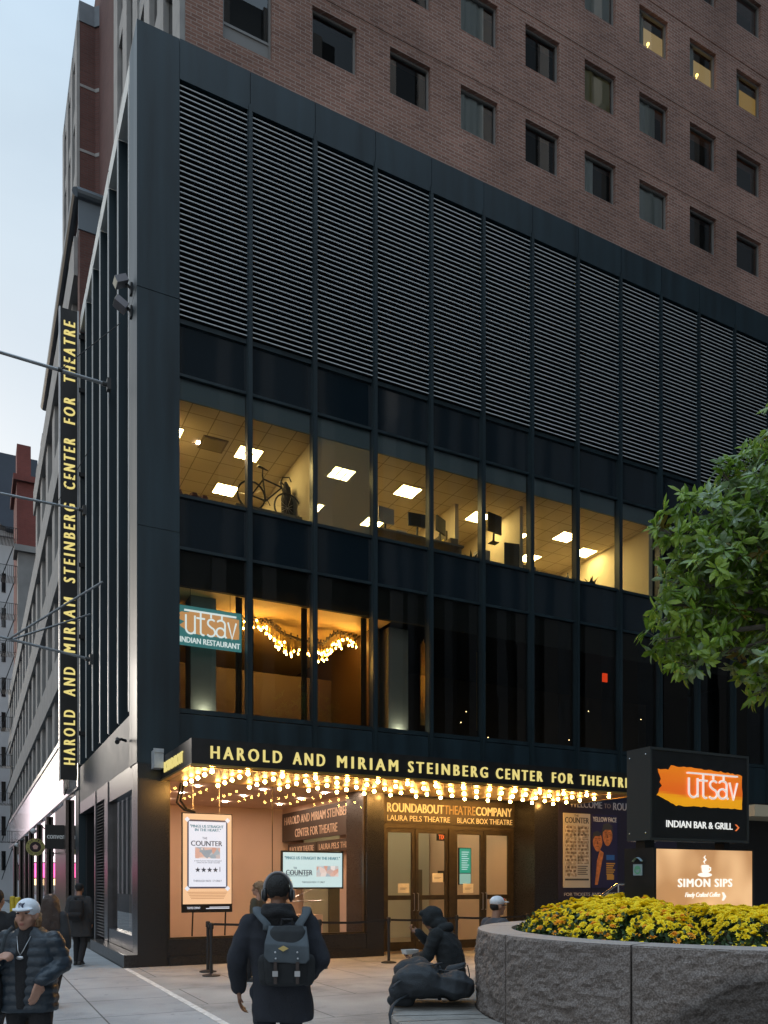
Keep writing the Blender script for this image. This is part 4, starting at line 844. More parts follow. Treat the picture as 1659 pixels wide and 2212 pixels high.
for lab, x0, x1, z0, z1, a in (('grey monitor at the left end of the lit office desk',6.15,6.62,11.02,11.42,.1),('black monitor with desk lamp beside it',7.05,7.62,11.12,11.46,-.1),('dark monitor leaning by the pinboard',7.80,8.25,11.10,11.5,.5),('tall dark wall screen right of the pinboard',9.50,10.02,11.44,11.95,.2),('black chair back low in the office window',10.12,10.60,10.6,11.26,-.2)):
    t = thing('chair' if 'chair' in lab else 'monitor', lab, 'chair' if 'chair' in lab else 'monitor', ((x0+x1)/2,1.0,z0)); b = MB(); c = ((x0+x1)/2,1.0,(z0+z1)/2); b.obox(c, Vector((math.cos(a),math.sin(a),0))*(x1-x0)/2, Vector((-math.sin(a),math.cos(a),0))*.025, (0,.0,(z1-z0)/2)); part('backrest' if 'chair' in lab else 'panel', b, black_plastic if x0 > 7 else M['flood_grey'], t); b = MB(); b.tube((c[0],1.04,z0),(c[0],1.06,z0-.25),.03,.03,6); b.box(c[0]-.12,c[0]+.12,.95,1.15,z0-.27,z0-.25); part('foot', b, black_plastic, t)
b = MB(); b.box(5.8,8.6,.75,1.5,10.72,10.77); b.box(5.85,5.9,.8,1.4,10.06,10.72); b.box(8.5,8.55,.8,1.4,10.06,10.72); solo('desk', b, M['cabinet_grey'], 'long office desk carrying the monitors', 'desk', (7.2,1.1,10.06))
t = thing('pinboard', 'framed pinboard with yellow note on the office partition', 'pinboard', (8.8,2.6,11)); b = MB(); b.box(8.80,8.85,2.0,3.2,11.1,11.7); part('frame', b, M['tan_door'], t); b = MB(); b.box(8.79,8.80,2.5,2.75,11.4,11.6); b.box(8.79,8.80,2.1,2.35,11.2,11.5); part('note', b, mat('yellow_note', (.7,.55,.1), .8), t)
t = thing('wall_shelf', 'office wall shelves with bottle near the right window', 'shelf', (13.6,2.5,11)); b = MB(); b.box(13.5,14.8,2.6,2.9,11.25,11.29); b.box(13.6,14.8,2.6,2.9,10.85,10.89); part('board', b, M['tan_door'], t); b = MB(); b.lathe((13.75,2.7,11.29),[(.05,0),(.05,.2),(.02,.26),(.02,.32)],8); part('bottle', b, black_plastic, t)
# restaurant window sign and bulb chandelier
def brush(x0,x1,z0,z1,y,seed,nx=34):
    r = random.Random(seed); top = []; bot = []
    for i in range(nx+1):
        u = i/nx; x = x0+(x1-x0)*u; top.append((x,y,z1-.10*(z1-z0)*(u**3)-r.uniform(0,.03)*(z1-z0)-(.10*(z1-z0) if u < .12 else 0))); bot.append((x,y,z0+r.uniform(0,.03)*(z1-z0)+(.22*(z1-z0)*(1-u/.2) if u < .2 else 0)))
    left = []
    for k in range(8):
        zz = bot[0][2] + (top[0][2]-bot[0][2])*k/8; left.append((x0+r.uniform(-.05,.08)*(x1-x0)*(1 if k%2 else -.6),y,zz))
    right = [(x1+r.uniform(-.006,.006)*(x1-x0),y,top[-1][2]+(bot[-1][2]-top[-1][2])*k/6) for k in range(1,6)]
    return top + right + bot[::-1] + left
def utsav(mb, x0, z0, w, h, y, r):
    """hand drawn word: hanging letters under a headline bar"""
    X = lambda u: x0+u*w
    Z = lambda v: z0+v*h
    def st(pts): mb.path([(X(u),y,Z(v)) for u, v in pts], r, 7)
    mb.box(X(0),X(1),y-r,y+r,Z(.96),Z(1.02))
    arc = lambda cx,cz,rx,rz,a,c,n=9: [(cx+rx*math.cos(R_(a+(c-a)*i/n)), cz+rz*math.sin(R_(a+(c-a)*i/n))) for i in range(n+1)]
    st([(.03,.80),(.03,.24)] + arc(.115,.22,.085,.20,180,345)); st([(.20,.80),(.20,.03)])
    st([(.31,.96),(.31,.14)] + arc(.36,.13,.05,.11,180,290)); st([(.23,.72),(.39,.72)])
    st([(.51,.97),(.51,.80)]); st(arc(.52,.58,.075,.16,40,240) + arc(.50,.20,.085,.19,80,-140))
    st([(.72,.97),(.72,.80)]); st(arc(.70,.60,.08,.16,150,0) + [(.78,.10),(.81,.03)]); st(arc(.695,.23,.085,.20,25,335,12))
    st([(.84,.72),(.92,.02),(1.0,.72)])
WS = thing('restaurant_sign', 'teal glowing restaurant sign hung inside the upper window', 'sign', (1.63,.35,7)); b = MB(); b.box(.93,2.36,.35,.40,7.02,7.89); part('panel', b, emat('sign_teal', (.045,.19,.20), 0.64), WS)
b = MB(); b.prism(brush(1.0,2.30,7.28,7.80,.349,3), (0,-.003,0)); part('brush_stroke', b, emat('sign_peach', (.62,.30,.11), 0.68), WS); b = MB(); utsav(b, 1.06, 7.27, 1.17, .52, .335, .020); part('word', b, emat('sign_white', (.82,.90,.92), .71), WS); b = MB(); b.text('INDIAN RESTAURANT', (.97,.345,7.075), (1,0,0),(0,0,1), 1.35, .125, .004, .03); part('lettering', b, M['sign_white'], WS); b = MB(); b.tube((1.2,.37,7.89),(1.2,.37,8.28),.005,.005,4); b.tube((2.1,.37,7.89),(2.1,.37,8.28),.005,.005,4); part('wire', b, black_plastic, WS)
CH = thing('bulb_chandelier', 'wavy chandelier of glowing bare bulbs hanging in the restaurant', 'chandelier', (5,2.6,8.28)); proto = None
CWP = [(2.2,2.1,7.9),(2.6,1.7,8.02),(2.98,1.6,8.10),(3.37,1.6,7.97),(3.58,1.6,7.75),(3.89,1.65,7.62),(4.37,1.7,7.56),(4.73,1.7,7.56),(4.90,1.6,7.52),(5.14,1.6,7.78),(5.42,1.6,7.96),(5.85,1.7,7.95)]
def cw(s):
    u = s*(len(CWP)-1); i = min(int(u), len(CWP)-2); f = u-i
    return tuple(CWP[i][q]*(1-f)+CWP[i+1][q]*f for q in range(3))
b = MB(); b.path([(cw(i/40)[0], cw(i/40)[1], min(8.22,cw(i/40)[2]+.36)) for i in range(41)], .035, 6)
for i in range(30):
    p = cw(i/29); zt = min(8.2,p[2]+.38); b.tube((p[0]-.07,p[1]-.2,zt),(p[0]+.07,p[1]+.2,zt),.022,.022,5)
part('rail', b, mat('dark_rail', (.03,.02,.012), .6), CH)
for i in range(98):
    s = (i+.5)/98; p = cw(s); x, y, z = p[0]+rnd.uniform(-.01,.01), p[1]+rnd.uniform(-.12,.12), p[2]+rnd.choice((-.10,-.03,.03,.10))+rnd.uniform(-.015,.015)
    if proto is None:
        q1 = MB(); q1.ell((x,y,z),.021,.021,.028,n=8,k=6); q1.mi = 1; q1.tube((x,y,z+.04),(x,y,z+.10),.015,.012,6); q1.tube((x,y,z+.1),(x,y,z+.34),.003,.003,4); pr = part('bulb', q1, [rbulb_m, gold_trim], CH); proto = (pr,x,y,z)
    else:
        c = proto[0].copy(); COL.objects.link(c); c.parent = CH; c.location = (x-proto[1],y-proto[2],z-proto[3])

b = MB(); b.box(1.15,1.55,-4.75,-4.45,.0005,.006)
for k in range(6): b.box(1.19+.055*k,1.215+.055*k,-4.72,-4.48,.006,.010)
solo('drain_cover', b, mat('rusty_iron', (.10,.065,.045), .7, 0, .3, 15), 'small rusty drain cover set in the plaza paving', 'drain cover', (1.35,-4.6,0))

for lab, x0, x1, y, z0, z1, m in (('stack of white papers on the long office desk',6.68,6.98,.95,10.775,10.92,paper),('small tan carton on the office desk end',8.28,8.52,.9,10.775,11.0,mat('carton', (.30,.20,.10), .8)),('grey file boxes on the sill left of the wide screen',9.1,9.42,.7,10.06,10.78,M['flood_grey']),('pale carton on the right office floor by the shelves',12.3,12.8,1.2,10.06,10.75,paper),('dark printer on a stand in the right office',11.0,11.5,1.4,10.06,10.95,M['cabinet_grey'])):
    b = MB(); h_ = (z1-z0)/3
    for k in range(3): b.box(x0+.012*(k%2),x1-.01*(k==1),y+.01*k,y+.35-.008*k,z0+h_*k,z0+h_*(k+1)-.006)
    solo('office_clutter', b, m, lab, 'office item', ((x0+x1)/2,y,z0), 'small things along the office windows')
for lab, x, z0 in (('leafy pot plant at the foot of the partition left of the wide screen',9.0,10.3),('small pot plant in the right office window',13.2,10.35)):
    t = thing('potted_plant', lab, 'plant', (x,1.0,10.06)); b = MB(); b.lathe((x,1.0,10.06),[(.09,0),(.13,z0-10.06+.15),(.10,z0-10.06+.15)],10); part('pot', b, M['cabinet_grey'], t); b = MB()
    for k in range(26):
        a = rnd.uniform(0,6.28); L_ = rnd.uniform(.18,.42); d = Vector((math.cos(a)*.6,math.sin(a)*.6,rnd.uniform(.3,1))).normalized(); s = d.cross(Vector((0,0,1))).normalized()*.035; p = Vector((x,1.0,z0+.15)); b.add([p,p+d*L_*.5+s,p+d*L_,p+d*L_*.5-s],[(0,1,2,3)])
    part('leaves', b, mat('pot_leaf', (.03,.06,.02), .5) if 'pot_leaf' not in M else M['pot_leaf'], t)
# ---------------------------------------------------------------- round granite planter with its ring bench
PC = Vector((4.2,-11.55,0)); PR = 2.8; PZ = 1.29
PL = thing('stone_planter', 'large round rough granite planter holding the flowers and sign', 'planter', (PC.x,PC.y,0))
def nrm3(p): return mnoise.noise(Vector(p))
b = MB(); seams = [R_(171.4-36.6*k) for k in range(10)]; nseg = 10
for k in range(nseg):
    a1 = R_(171.4-36.6*k) - .0035; a0 = R_(171.4-36.6*(k+1)) + .0035 if k < 9 else R_(171.4-360)+.0035
    if a1-a0 <= 0: continue
    na = max(4, int((a1-a0)*PR/.028)); nz_ = 46 if k in (0,9,8) else 30
    g = []
    for j in range(nz_+1):
        z = -.02 + (PZ+.02)*j/nz_
        for i in range(na+1):
            a = a0+(a1-a0)*i/na; x, y = PR*math.cos(a), PR*math.sin(a)
            edge = min(1, min(i, na-i)/1.5, (nz_-j)/1.5)
            dd = edge*(.022*nrm3((x*2.3,y*2.3,z*2.3)) + .024*nrm3((x*6,y*6,z*9)) + .022*nrm3((x*14,y*14,z*20)) + .012*nrm3((x*32,y*32,z*44))) + .012*edge
            rr = PR + dd; g.append((PC.x+rr*math.cos(a), PC.y+rr*math.sin(a), z))
    b.add(g, [(j*(na+1)+i, j*(na+1)+i+1, (j+1)*(na+1)+i+1, (j+1)*(na+1)+i) for j in range(nz_) for i in range(na)])
    for a in (a0, a1): b.quad(*[(PC.x+r*math.cos(a), PC.y+r*math.sin(a), z) for r, z in ((PR-.35,0),(PR,0),(PR,PZ),(PR-.35,PZ))])
granite = bpy.data.materials.new('split_granite'); granite.use_nodes = True; q = granite.node_tree; pb = q.nodes['Principled BSDF']; pb.inputs['Roughness'].default_value = .75; pb.inputs['Specular IOR Level'].default_value = .35
tcx = q.nodes.new('ShaderNodeTexCoord'); n1 = q.nodes.new('ShaderNodeTexNoise'); n1.inputs['Scale'].default_value = 70; n1.inputs['Detail'].default_value = 3; q.links.new(tcx.outputs['Object'], n1.inputs['Vector'])
c1 = q.nodes.new('ShaderNodeValToRGB'); ee = c1.color_ramp.elements; ee[0].position = .36; ee[0].color = (.12,.100,.088,1); ee[1].position = .62; ee[1].color = (.26,.222,.20,1); x_ = ee.new(.5); x_.color = (.18,.152,.138,1); q.links.new(n1.outputs[0], c1.inputs[0])
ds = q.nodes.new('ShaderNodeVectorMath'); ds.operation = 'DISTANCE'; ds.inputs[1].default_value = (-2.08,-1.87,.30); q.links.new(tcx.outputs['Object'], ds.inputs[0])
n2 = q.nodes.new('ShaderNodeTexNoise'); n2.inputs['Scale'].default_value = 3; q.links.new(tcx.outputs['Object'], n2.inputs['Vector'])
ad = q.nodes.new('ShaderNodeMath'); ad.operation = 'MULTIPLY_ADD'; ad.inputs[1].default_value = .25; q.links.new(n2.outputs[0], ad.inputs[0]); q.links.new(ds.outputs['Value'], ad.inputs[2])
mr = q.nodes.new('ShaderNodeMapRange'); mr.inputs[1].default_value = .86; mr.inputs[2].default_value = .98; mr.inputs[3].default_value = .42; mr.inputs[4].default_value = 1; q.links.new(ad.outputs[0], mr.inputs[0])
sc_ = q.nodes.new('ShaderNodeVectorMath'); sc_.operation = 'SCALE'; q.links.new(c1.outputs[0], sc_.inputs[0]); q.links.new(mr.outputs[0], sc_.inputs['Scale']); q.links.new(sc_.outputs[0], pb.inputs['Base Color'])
bp = q.nodes.new('ShaderNodeBump'); bp.inputs['Strength'].default_value = .5; bp.inputs['Distance'].default_value = .02; q.links.new(n1.outputs[0], bp.inputs['Height']); q.links.new(bp.outputs[0], pb.inputs['Normal'])
honed = mat('honed_granite', (.34,.31,.295), .7, 0, .18, 40)
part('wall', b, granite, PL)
b = MB()
for k in range(nseg):
    a1 = R_(171.4-36.6*k) - .0035; a0 = R_(171.4-36.6*(k+1)) + .0035 if k < 9 else R_(171.4-360)+.0035
    if a1 > a0: b.lathe(PC, [(PR+.002,PZ-.012),(PR-.006,PZ+.003),(PR-.37,PZ+.003),(PR-.37,PZ-.3)], 24, a1-a0, a0)
part('rim', b, honed, PL)
b = MB(); b.lathe(PC, [(PR-.36,1.14),(0,1.2)], 40); part('soil', b, mat('soil', (.025,.018,.012), .95, 0, .3, 20, .5, 30), PL)
RB = thing('ring_bench', 'low stone ring bench with radial slabs wrapped around the planter', 'bench', (PC.x,PC.y,0)); b = MB(); c_ = MB()
na = 72
for k in range(na):
    a0 = 2*math.pi*k/na + .0028; a1 = 2*math.pi*(k+1)/na - .0028; dz = rnd.uniform(-.002,.002)
    b.lathe((PC.x,PC.y,dz), [(PR+.03,.40),(PR+.03,.45),(3.755,.45),(3.765,.44),(3.765,.37),(3.74,.36)], 4, a1-a0, a0)
part('seat', b, mat('bench_slab', (.255,.24,.22), .8, 0, .18, 5, .3, 40), RB)
for k in range(36):
    a0 = 2*math.pi*k/36 + .002; a1 = 2*math.pi*(k+1)/36 - .002
    c_.lathe(PC, [(3.70,.37),(3.72,.36),(3.72,0)], 4, a1-a0, a0)
c_.lathe(PC, [(PR+.03,.385),(3.70,.385),(3.70,0)], 72); part('base', c_, mat('bench_base', (.16,.145,.135), .85, 0, .25, 12), RB)

# ---------------------------------------------------------------- sign on its post
SY = -10.2
SP = thing('restaurant_sign', 'black box sign with orange brush stroke above the coffee lightbox', 'sign', (5.1,-10,1.2))
b = MB(); b.box(4.24,5.96,SY,-9.83,2.32,3.43); part('cabinet', b, mat('sign_black', (.013,.014,.015), .32, 0, .2, 5), SP)
b = MB()
for x0, x1, z0, z1 in ((4.225,4.255,2.31,3.445),(5.945,5.975,2.31,3.445),(4.255,5.945,3.415,3.445),(4.255,5.945,2.31,2.34)): b.box(x0,x1,SY-.012,-9.82,z0,z1) if x1-x0 < .1 else b.box(x0,x1,SY-.010,SY+.02,z0,z1)
part('frame', b, mat('sign_frame', (.035,.04,.042), .3), SP)
b = MB(); b.prism(brush(4.36,5.85,2.74,3.24,SY-.003,11), (0,-.004,0)); o = part('brush_stroke', b, None, SP) if False else None
orange = bpy.data.materials.new('orange_brush'); orange.use_nodes = True; q = orange.node_tree; pb = q.nodes['Principled BSDF']; tcx = q.nodes.new('ShaderNodeTexCoord'); sp_ = q.nodes.new('ShaderNodeSeparateXYZ'); q.links.new(tcx.outputs['Object'], sp_.inputs[0])
mp_ = q.nodes.new('ShaderNodeMapping'); mp_.inputs['Scale'].default_value = (1.2,1,26); q.links.new(tcx.outputs['Object'], mp_.inputs[0]); n1 = q.nodes.new('ShaderNodeTexNoise'); n1.inputs['Scale'].default_value = 1.5; q.links.new(mp_.outputs[0], n1.inputs['Vector'])
ma = q.nodes.new('ShaderNodeMath'); ma.operation = 'MULTIPLY_ADD'; ma.inputs[1].default_value = .12; q.links.new(n1.outputs[0], ma.inputs[0]); q.links.new(sp_.outputs[2], ma.inputs[2])
c1 = q.nodes.new('ShaderNodeValToRGB'); ee = c1.color_ramp.elements; c1.color_ramp.interpolation = 'EASE'
mr = q.nodes.new('ShaderNodeMapRange'); mr.inputs[1].default_value = 1.54; mr.inputs[2].default_value = 2.12; q.links.new(ma.outputs[0], mr.inputs[0]); q.links.new(mr.outputs[0], c1.inputs[0])
ee[0].position = .28; ee[0].color = (.86,.36,.01,1); ee[1].position = .42; ee[1].color = (.74,.13,.012,1); x_ = ee.new(.95); x_.color = (.80,.20,.012,1)
q.links.new(c1.outputs[0], pb.inputs['Base Color']); q.links.new(c1.outputs[0], pb.inputs['Emission Color']); pb.inputs['Emission Strength'].default_value = .42; pb.inputs['Roughness'].default_value = .4
part('brush_stroke', b, orange, SP)
b = MB(); utsav(b, 4.84, 2.855, .90, .31, SY-.022, .0145); part('word', b, mat('sign_letter_white', (.78,.72,.68), .5, em=(.9,.8,.75), ems=.38), SP)
b = MB(); b.text('INDIAN BAR & GRILL', (4.50,SY-.006,2.475), (1,0,0),(0,0,1), 1.17, .085, .006, .003); part('subtitle', b, mat('subtitle_white', (.78,.77,.75), .5, em=(.9,.9,.88), ems=.5), SP)
b = MB(); b.prism([(5.72,SY-.003,2.545),(5.745,SY-.003,2.545),(5.80,SY-.003,2.505),(5.745,SY-.003,2.46),(5.72,SY-.003,2.46),(5.772,SY-.003,2.505)], (0,-.006,0)); part('arrow', b, emat('arrow_red', (.75,.16,.04), .7), SP)
b = MB()
for y, z in ((-10.14,3.36),(-9.87,3.34),(-10.14,2.40),(-9.87,2.40)): b.ell((4.224,y,z), .012, n=6, k=4)
part('bolt', b, chrome, SP)
b = MB(); b.box(4.30,4.46,-10.05,-9.90,1.15,2.32); part('post', b, M['sign_black'], SP); b = MB(); b.box(5.70,5.80,-10.05,-9.9,1.15,2.32); part('post', b, M['sign_black'], SP)
LB = thing('coffee_lightbox', 'glowing tan coffee lightbox sign with white cup below the restaurant sign', 'sign', (5.2,-10,1.45))
b = MB(); b.box(4.31,6.06,SY+.004,-9.72,1.46,2.215); b.box(4.29,4.33,SY-.008,-9.71,1.45,2.22); b.box(6.05,6.08,SY-.012,-9.71,1.45,2.225); part('cabinet', b, M['sign_black'], LB)
lbm = bpy.data.materials.new('tan_lightbox'); lbm.use_nodes = True; q = lbm.node_tree; pb = q.nodes['Principled BSDF']; pb.inputs['Base Color'].default_value = (.5,.28,.13,1); pb.inputs['Roughness'].default_value = .35
tcx = q.nodes.new('ShaderNodeTexCoord'); n1 = q.nodes.new('ShaderNodeTexNoise'); n1.inputs['Scale'].default_value = 1.6; n1.inputs['Detail'].default_value = 1; q.links.new(tcx.outputs['Object'], n1.inputs['Vector']); c1 = q.nodes.new('ShaderNodeValToRGB'); ee = c1.color_ramp.elements; ee[0].position = .38; ee[0].color = (.44,.215,.09,1); ee[1].position = .66; ee[1].color = (.86,.52,.26,1); q.links.new(n1.outputs[0], c1.inputs[0]); q.links.new(c1.outputs[0], pb.inputs['Emission Color']); pb.inputs['Emission Strength'].default_value = .62
b = MB(); b.box(4.335,6.045,SY-.004,SY+.003,1.475,2.205); part('glowing_face', b, lbm, LB)
b = MB(); y = SY-.006
b.text('SIMON SIPS', (4.70,y,1.735), (1,0,0),(0,0,1), .96, .105, .006, .05, space=1.15); part('lettering', b, emat('lightbox_white', (1,.97,.86), .75), LB); b = MB(); b.text('Finely Crafted Coffee', (4.82,y,1.592), (1,0,0),(0,0,1), .62, .075, .006, .01, shear=.3)
part('lettering', b, M['lightbox_white'], LB); b = MB()
b.prism([(5.475,y,1.665),(5.505,y,1.665),(5.55,y,1.612),(5.505,y,1.56),(5.475,y,1.56),(5.50,y,1.612)], (0,-.006,0))
part('arrow', b, M['lightbox_white'], LB); b = MB()
b.prism([(5.165+.125*math.cos(2*math.pi*i/28), y, 1.895+.028*math.sin(2*math.pi*i/28) - .006) for i in range(28)], (0,-.005,0))
part('saucer', b, M['lightbox_white'], LB); b = MB()
b.prism([(5.10,y-.004,2.0),(5.235,y-.004,2.0),(5.225,y-.004,1.935),(5.195,y-.004,1.893),(5.14,y-.004,1.893),(5.11,y-.004,1.935)], (0,-.006,0)); b.path([(5.228,y-.006,1.985),(5.262,y-.006,1.98),(5.262,y-.006,1.95),(5.218,y-.006,1.925)], .009, 6)
b.prism([(5.167+.068*math.cos(2*math.pi*i/20), y-.004, 2.004+.012*math.sin(2*math.pi*i/20)) for i in range(20)], (0,-.005,0))
part('cup_symbol', b, M['lightbox_white'], LB); b = MB()
b.path([(5.165,y-.004,2.03),(5.145,y-.004,2.055),(5.18,y-.004,2.08),(5.15,y-.004,2.11),(5.175,y-.004,2.135)], [.004,.010,.011,.009,.003], 6)
part('steam_symbol', b, M['lightbox_white'], LB)
b = MB(); b.box(4.282,4.289,-10.02,-9.87,1.88,2.02); part('sticker', b, mat('sticker_pale', (.22,.32,.38), .6), LB); b = MB(); b.lathe((0,0,0),[(.035,0),(.055,0)],14); b.v = [(4.279,-9.945+x,1.95+yy) for x,yy,z in b.v]; b.add([(4.2795,-9.945+.05*math.cos(a),1.95+.05*math.sin(a)) for a in [i*.5 for i in range(7)]],[tuple(range(7))]); part('emblem', b, mat('sticker_green', (.10,.35,.22), .6), LB)
b = MB(); b.path([(4.283,-9.87-.155*i/8,2.055+.045*math.sin(math.pi*i/8)) for i in range(9)], [.03]*9, 4, flat=.3); part('arched_sticker', b, M['sticker_pale'], LB)

# ---------------------------------------------------------------- chrysanthemums
leaf_g = mat('mum_leaf', (.035,.075,.022), .55, 0, .45, 14); 
def bloom(mb, c, n, r, rr):
    n = n.normalized(); t = n.orthogonal().normalized(); s = n.cross(t); ph = rr.uniform(0,6)
    for ring, (ra, up, k) in enumerate(((1,.05,9),(.68,.28,8),(.36,.48,5))):
        for i in range(k):
            a = ph + ring*.4 + 2*math.pi*i/k; d = t*math.cos(a) + s*math.sin(a); w_ = (-t*math.sin(a) + s*math.cos(a))*r*ra*.30
            tip = c + d*r*ra*rr.uniform(.85,1.12) + n*r*up; mid = c + d*r*ra*.55 + n*r*(up*.9+.12)
            mb.add([c + n*r*.1, mid - w_, tip, mid + w_], [(0,1,2,3)])
side = lambda x, y: (x-3.93)*.80 + (y+10.75)*-.60
def bedz(x, y):
    dx, dy = x-PC.x, y-PC.y; r = math.hypot(dx, dy); e = (PR-.40) - r
    if e <= 0: return None
    h = (.42 if side(x,y) < 0 else .33)*(1-math.exp(-e/.28)) + .05*nrm3((x*2.2,y*2.2,1)) + .03*nrm3((x*6,y*6,4))
    g = ((x-4.0)*.62 - (y+10.3)*-.78)        # bare gap before the post
    gx = abs((x-3.93)*.80 + (y+10.75)*-.60)
    if y < -9.9 and x < 4.6: h *= min(1, .2 + gx/.26)
    elif y > -9.7: h += .10
    return 1.16 + h
fl1 = mat('yellow_bloom', (.98,.77,.012), .6, 0, .08, 30); fl2 = mat('orange_bloom', (.92,.42,.012), .6, 0, .15, 30)
def mound(label, test, nbl, nlf, orange_ratio, seed):
    rr = random.Random(seed); t = thing('chrysanthemum_mound', label, 'flowers', (PC.x,PC.y,1.2), 'yellow chrysanthemums in the planter'); bl = MB(); lf = MB(); cnt = 0
    while cnt < nlf:
        a, r = rr.uniform(0,2*math.pi), (PR-.36)*math.sqrt(rr.random()); x, y = PC.x+r*math.cos(a), PC.y+r*math.sin(a)
        if not test(x,y): continue
        z = bedz(x,y)
        if z is None: continue
        if r < PR-1.1 and rr.random() < .55: continue
        c = Vector((x + (x-PC.x)/r*rr.uniform(0,.09), y + (y-PC.y)/r*rr.uniform(0,.09), 1.16 + (z-1.16)*(rr.random()**.45)*.97)); d = Vector((rr.gauss(0,1),rr.gauss(0,1),rr.gauss(.35,.7))).normalized(); s = d.orthogonal().normalized(); s = (s*math.cos(1.3)+d.cross(s)*math.sin(rr.uniform(0,6))).normalized(); L_ = rr.uniform(.03,.06)
        lf.add([c, c+d*L_*.5+s*L_*.32, c+d*L_, c+d*L_*.5-s*L_*.32], [(0,1,2,3)]); cnt += 1
    cnt = 0
    while cnt < nbl:
        a, r = rr.uniform(0,2*math.pi), (PR-.38)*math.sqrt(rr.random()); x, y = PC.x+r*math.cos(a), PC.y+r*math.sin(a)
        if not test(x,y): continue
        z = bedz(x,y)
        if z is None: continue
        hgt = (z-1.16)/(.42 if side(x,y) < 0 else .34)
        dens = nrm3((x*3,y*3,9))
        if mnoise.noise(Vector((x*4.3,y*4.3,3))) < -.34 and hgt < .95: continue
        if rr.random() > .14 + 1.25*max(0,hgt)**2.0 + .30*dens: continue
        e = .06; zx = (bedz(x+e,y) or 1.16)-z; zy = (bedz(x,y+e) or 1.16)-z
        n = Vector((-zx/e*.8+rr.gauss(0,.25), -zy/e*.8+rr.gauss(0,.25)-.15, 1)); c = Vector((x,y,z+rr.uniform(-.025,.02)))
        bl.mi = 1 if rr.random() < (orange_ratio if hgt < .85 else orange_ratio*.15) else 0
        bloom(bl, c, n, rr.uniform(.030,.050), rr); cnt += 1
    part('foliage', lf, leaf_g, t, kind='stuff'); part('blossoms', bl, [fl1, fl2], t, kind='stuff'); return t
side = lambda x, y: (x-3.93)*.80 + (y+10.75)*-.60
mound('left chrysanthemum mound with some orange blooms before the posters', lambda x,y: side(x,y) < 0, 2900, 10000, .20, 5)
mound('right chrysanthemum mound of plain yellow blooms under the coffee lightbox', lambda x,y: side(x,y) >= 0, 3300, 9500, .02, 6)

# ---------------------------------------------------------------- magnolia tree hanging in from the right
RT = Vector((.8904,-.4551,0)); FW = Vector((.4551,.8904,0))
TRP = Vector((CAMP.x,CAMP.y,0)) + FW*11.3 + RT*7.3
TR = thing('magnolia_tree', 'broad leaved green tree reaching in from the right edge', 'tree', tuple(TRP))
bark = mat('bark', (.10,.085,.07), .9, 0, .3, 9, .5, 30)
def W3(lx, z, d): return Vector((CAMP.x,CAMP.y,0)) + FW*d + RT*lx + Vector((0,0,z))
b = MB(); b.path([TRP, TRP+Vector((.05,.03,1.6)), TRP+Vector((-.05,.05,3.4)), W3(6.9,5.2,11.3), W3(6.5,7.0,11.3)], [.17,.14,.12,.09,.05], 10)
lumps = [(4.45,6.45,11,.72),(4.30,5.78,10.8,.62),(4.22,5.15,10.9,.60),(5.05,7.05,11.2,.75),(5.55,7.65,11,.62),(5.35,6.3,10.8,.95),(5.2,5.5,11.3,.85),(5.15,4.62,10.6,.46),(6.7,6.3,11.4,1.6),(4.75,6.0,11.8,.9),(6.0,5.0,11,.9),(6.4,7.9,11.6,1.1),(5.6,4.35,10.7,.35),(3.75,5.05,10.8,.28),(3.85,6.55,10.9,.30),(4.05,6.95,11,.24),(4.62,7.35,11,.26),(4.95,4.35,10.6,.22),(3.72,5.55,10.9,.22),(4.1,4.75,10.8,.28)]
for lx, z, d_, r in lumps: b.path([W3(6.8,5.0,11.3), W3(6.8,5.0,11.3).lerp(W3(lx,z,d_),.55)+Vector((0,0,.25)), W3(lx,z,d_)], [.06,.035,.012], 6)
part('trunk', b, bark, TR)
lm = [mat('leaf_deep', (.15,.27,.025), .34, 0, .35, 3, spec=.8), mat('leaf_mid', (.31,.46,.07), .30, 0, .3, 3, spec=.7), mat('leaf_grey', (.27,.38,.20), .30, 0, .25, 3, spec=.8), mat('leaf_yellowing', (.22,.17,.03), .45, 0, .2, 3)]
for m_ in lm:                             # thin leaves let light through
    q = m_.node_tree; pb = q.nodes['Principled BSDF']; o_ = q.nodes['Material Output']; tl = q.nodes.new('ShaderNodeBsdfTranslucent'); ms = q.nodes.new('ShaderNodeMixShader'); ms.inputs[0].default_value = .45
    cc = pb.inputs['Base Color'].default_value; sr_ = pb.inputs['Base Color'].links[0].from_socket; q.links.new(sr_, tl.inputs[0]); q.links.new(pb.outputs[0], ms.inputs[1]); q.links.new(tl.outputs[0], ms.inputs[2]); q.links.new(ms.outputs[0], o_.inputs[0])
lf = MB(); tw = MB(); rr = random.Random(21)
def leaf(mb, base, d, up, L_, wd):
    d = d.normalized(); s = d.cross(up)
    if s.length < .01: s = d.orthogonal()
    s.normalize(); n = s.cross(d); p0 = base; f = n*wd*.22
    pts = [p0, p0+d*L_*.35+s*wd*.42-f*.2, p0+d*L_*.68+s*wd*.5-f*.5, p0+d*L_-n*L_*.10, p0+d*L_*.68-s*wd*.5-f*.5, p0+d*L_*.35-s*wd*.42-f*.2, p0+d*L_*.4+f*.8, p0+d*L_*.7+f*.5]
    mb.add(pts, [(0,1,6),(1,2,7,6),(2,3,7),(3,4,7),(4,5,6,7),(5,0,6)])
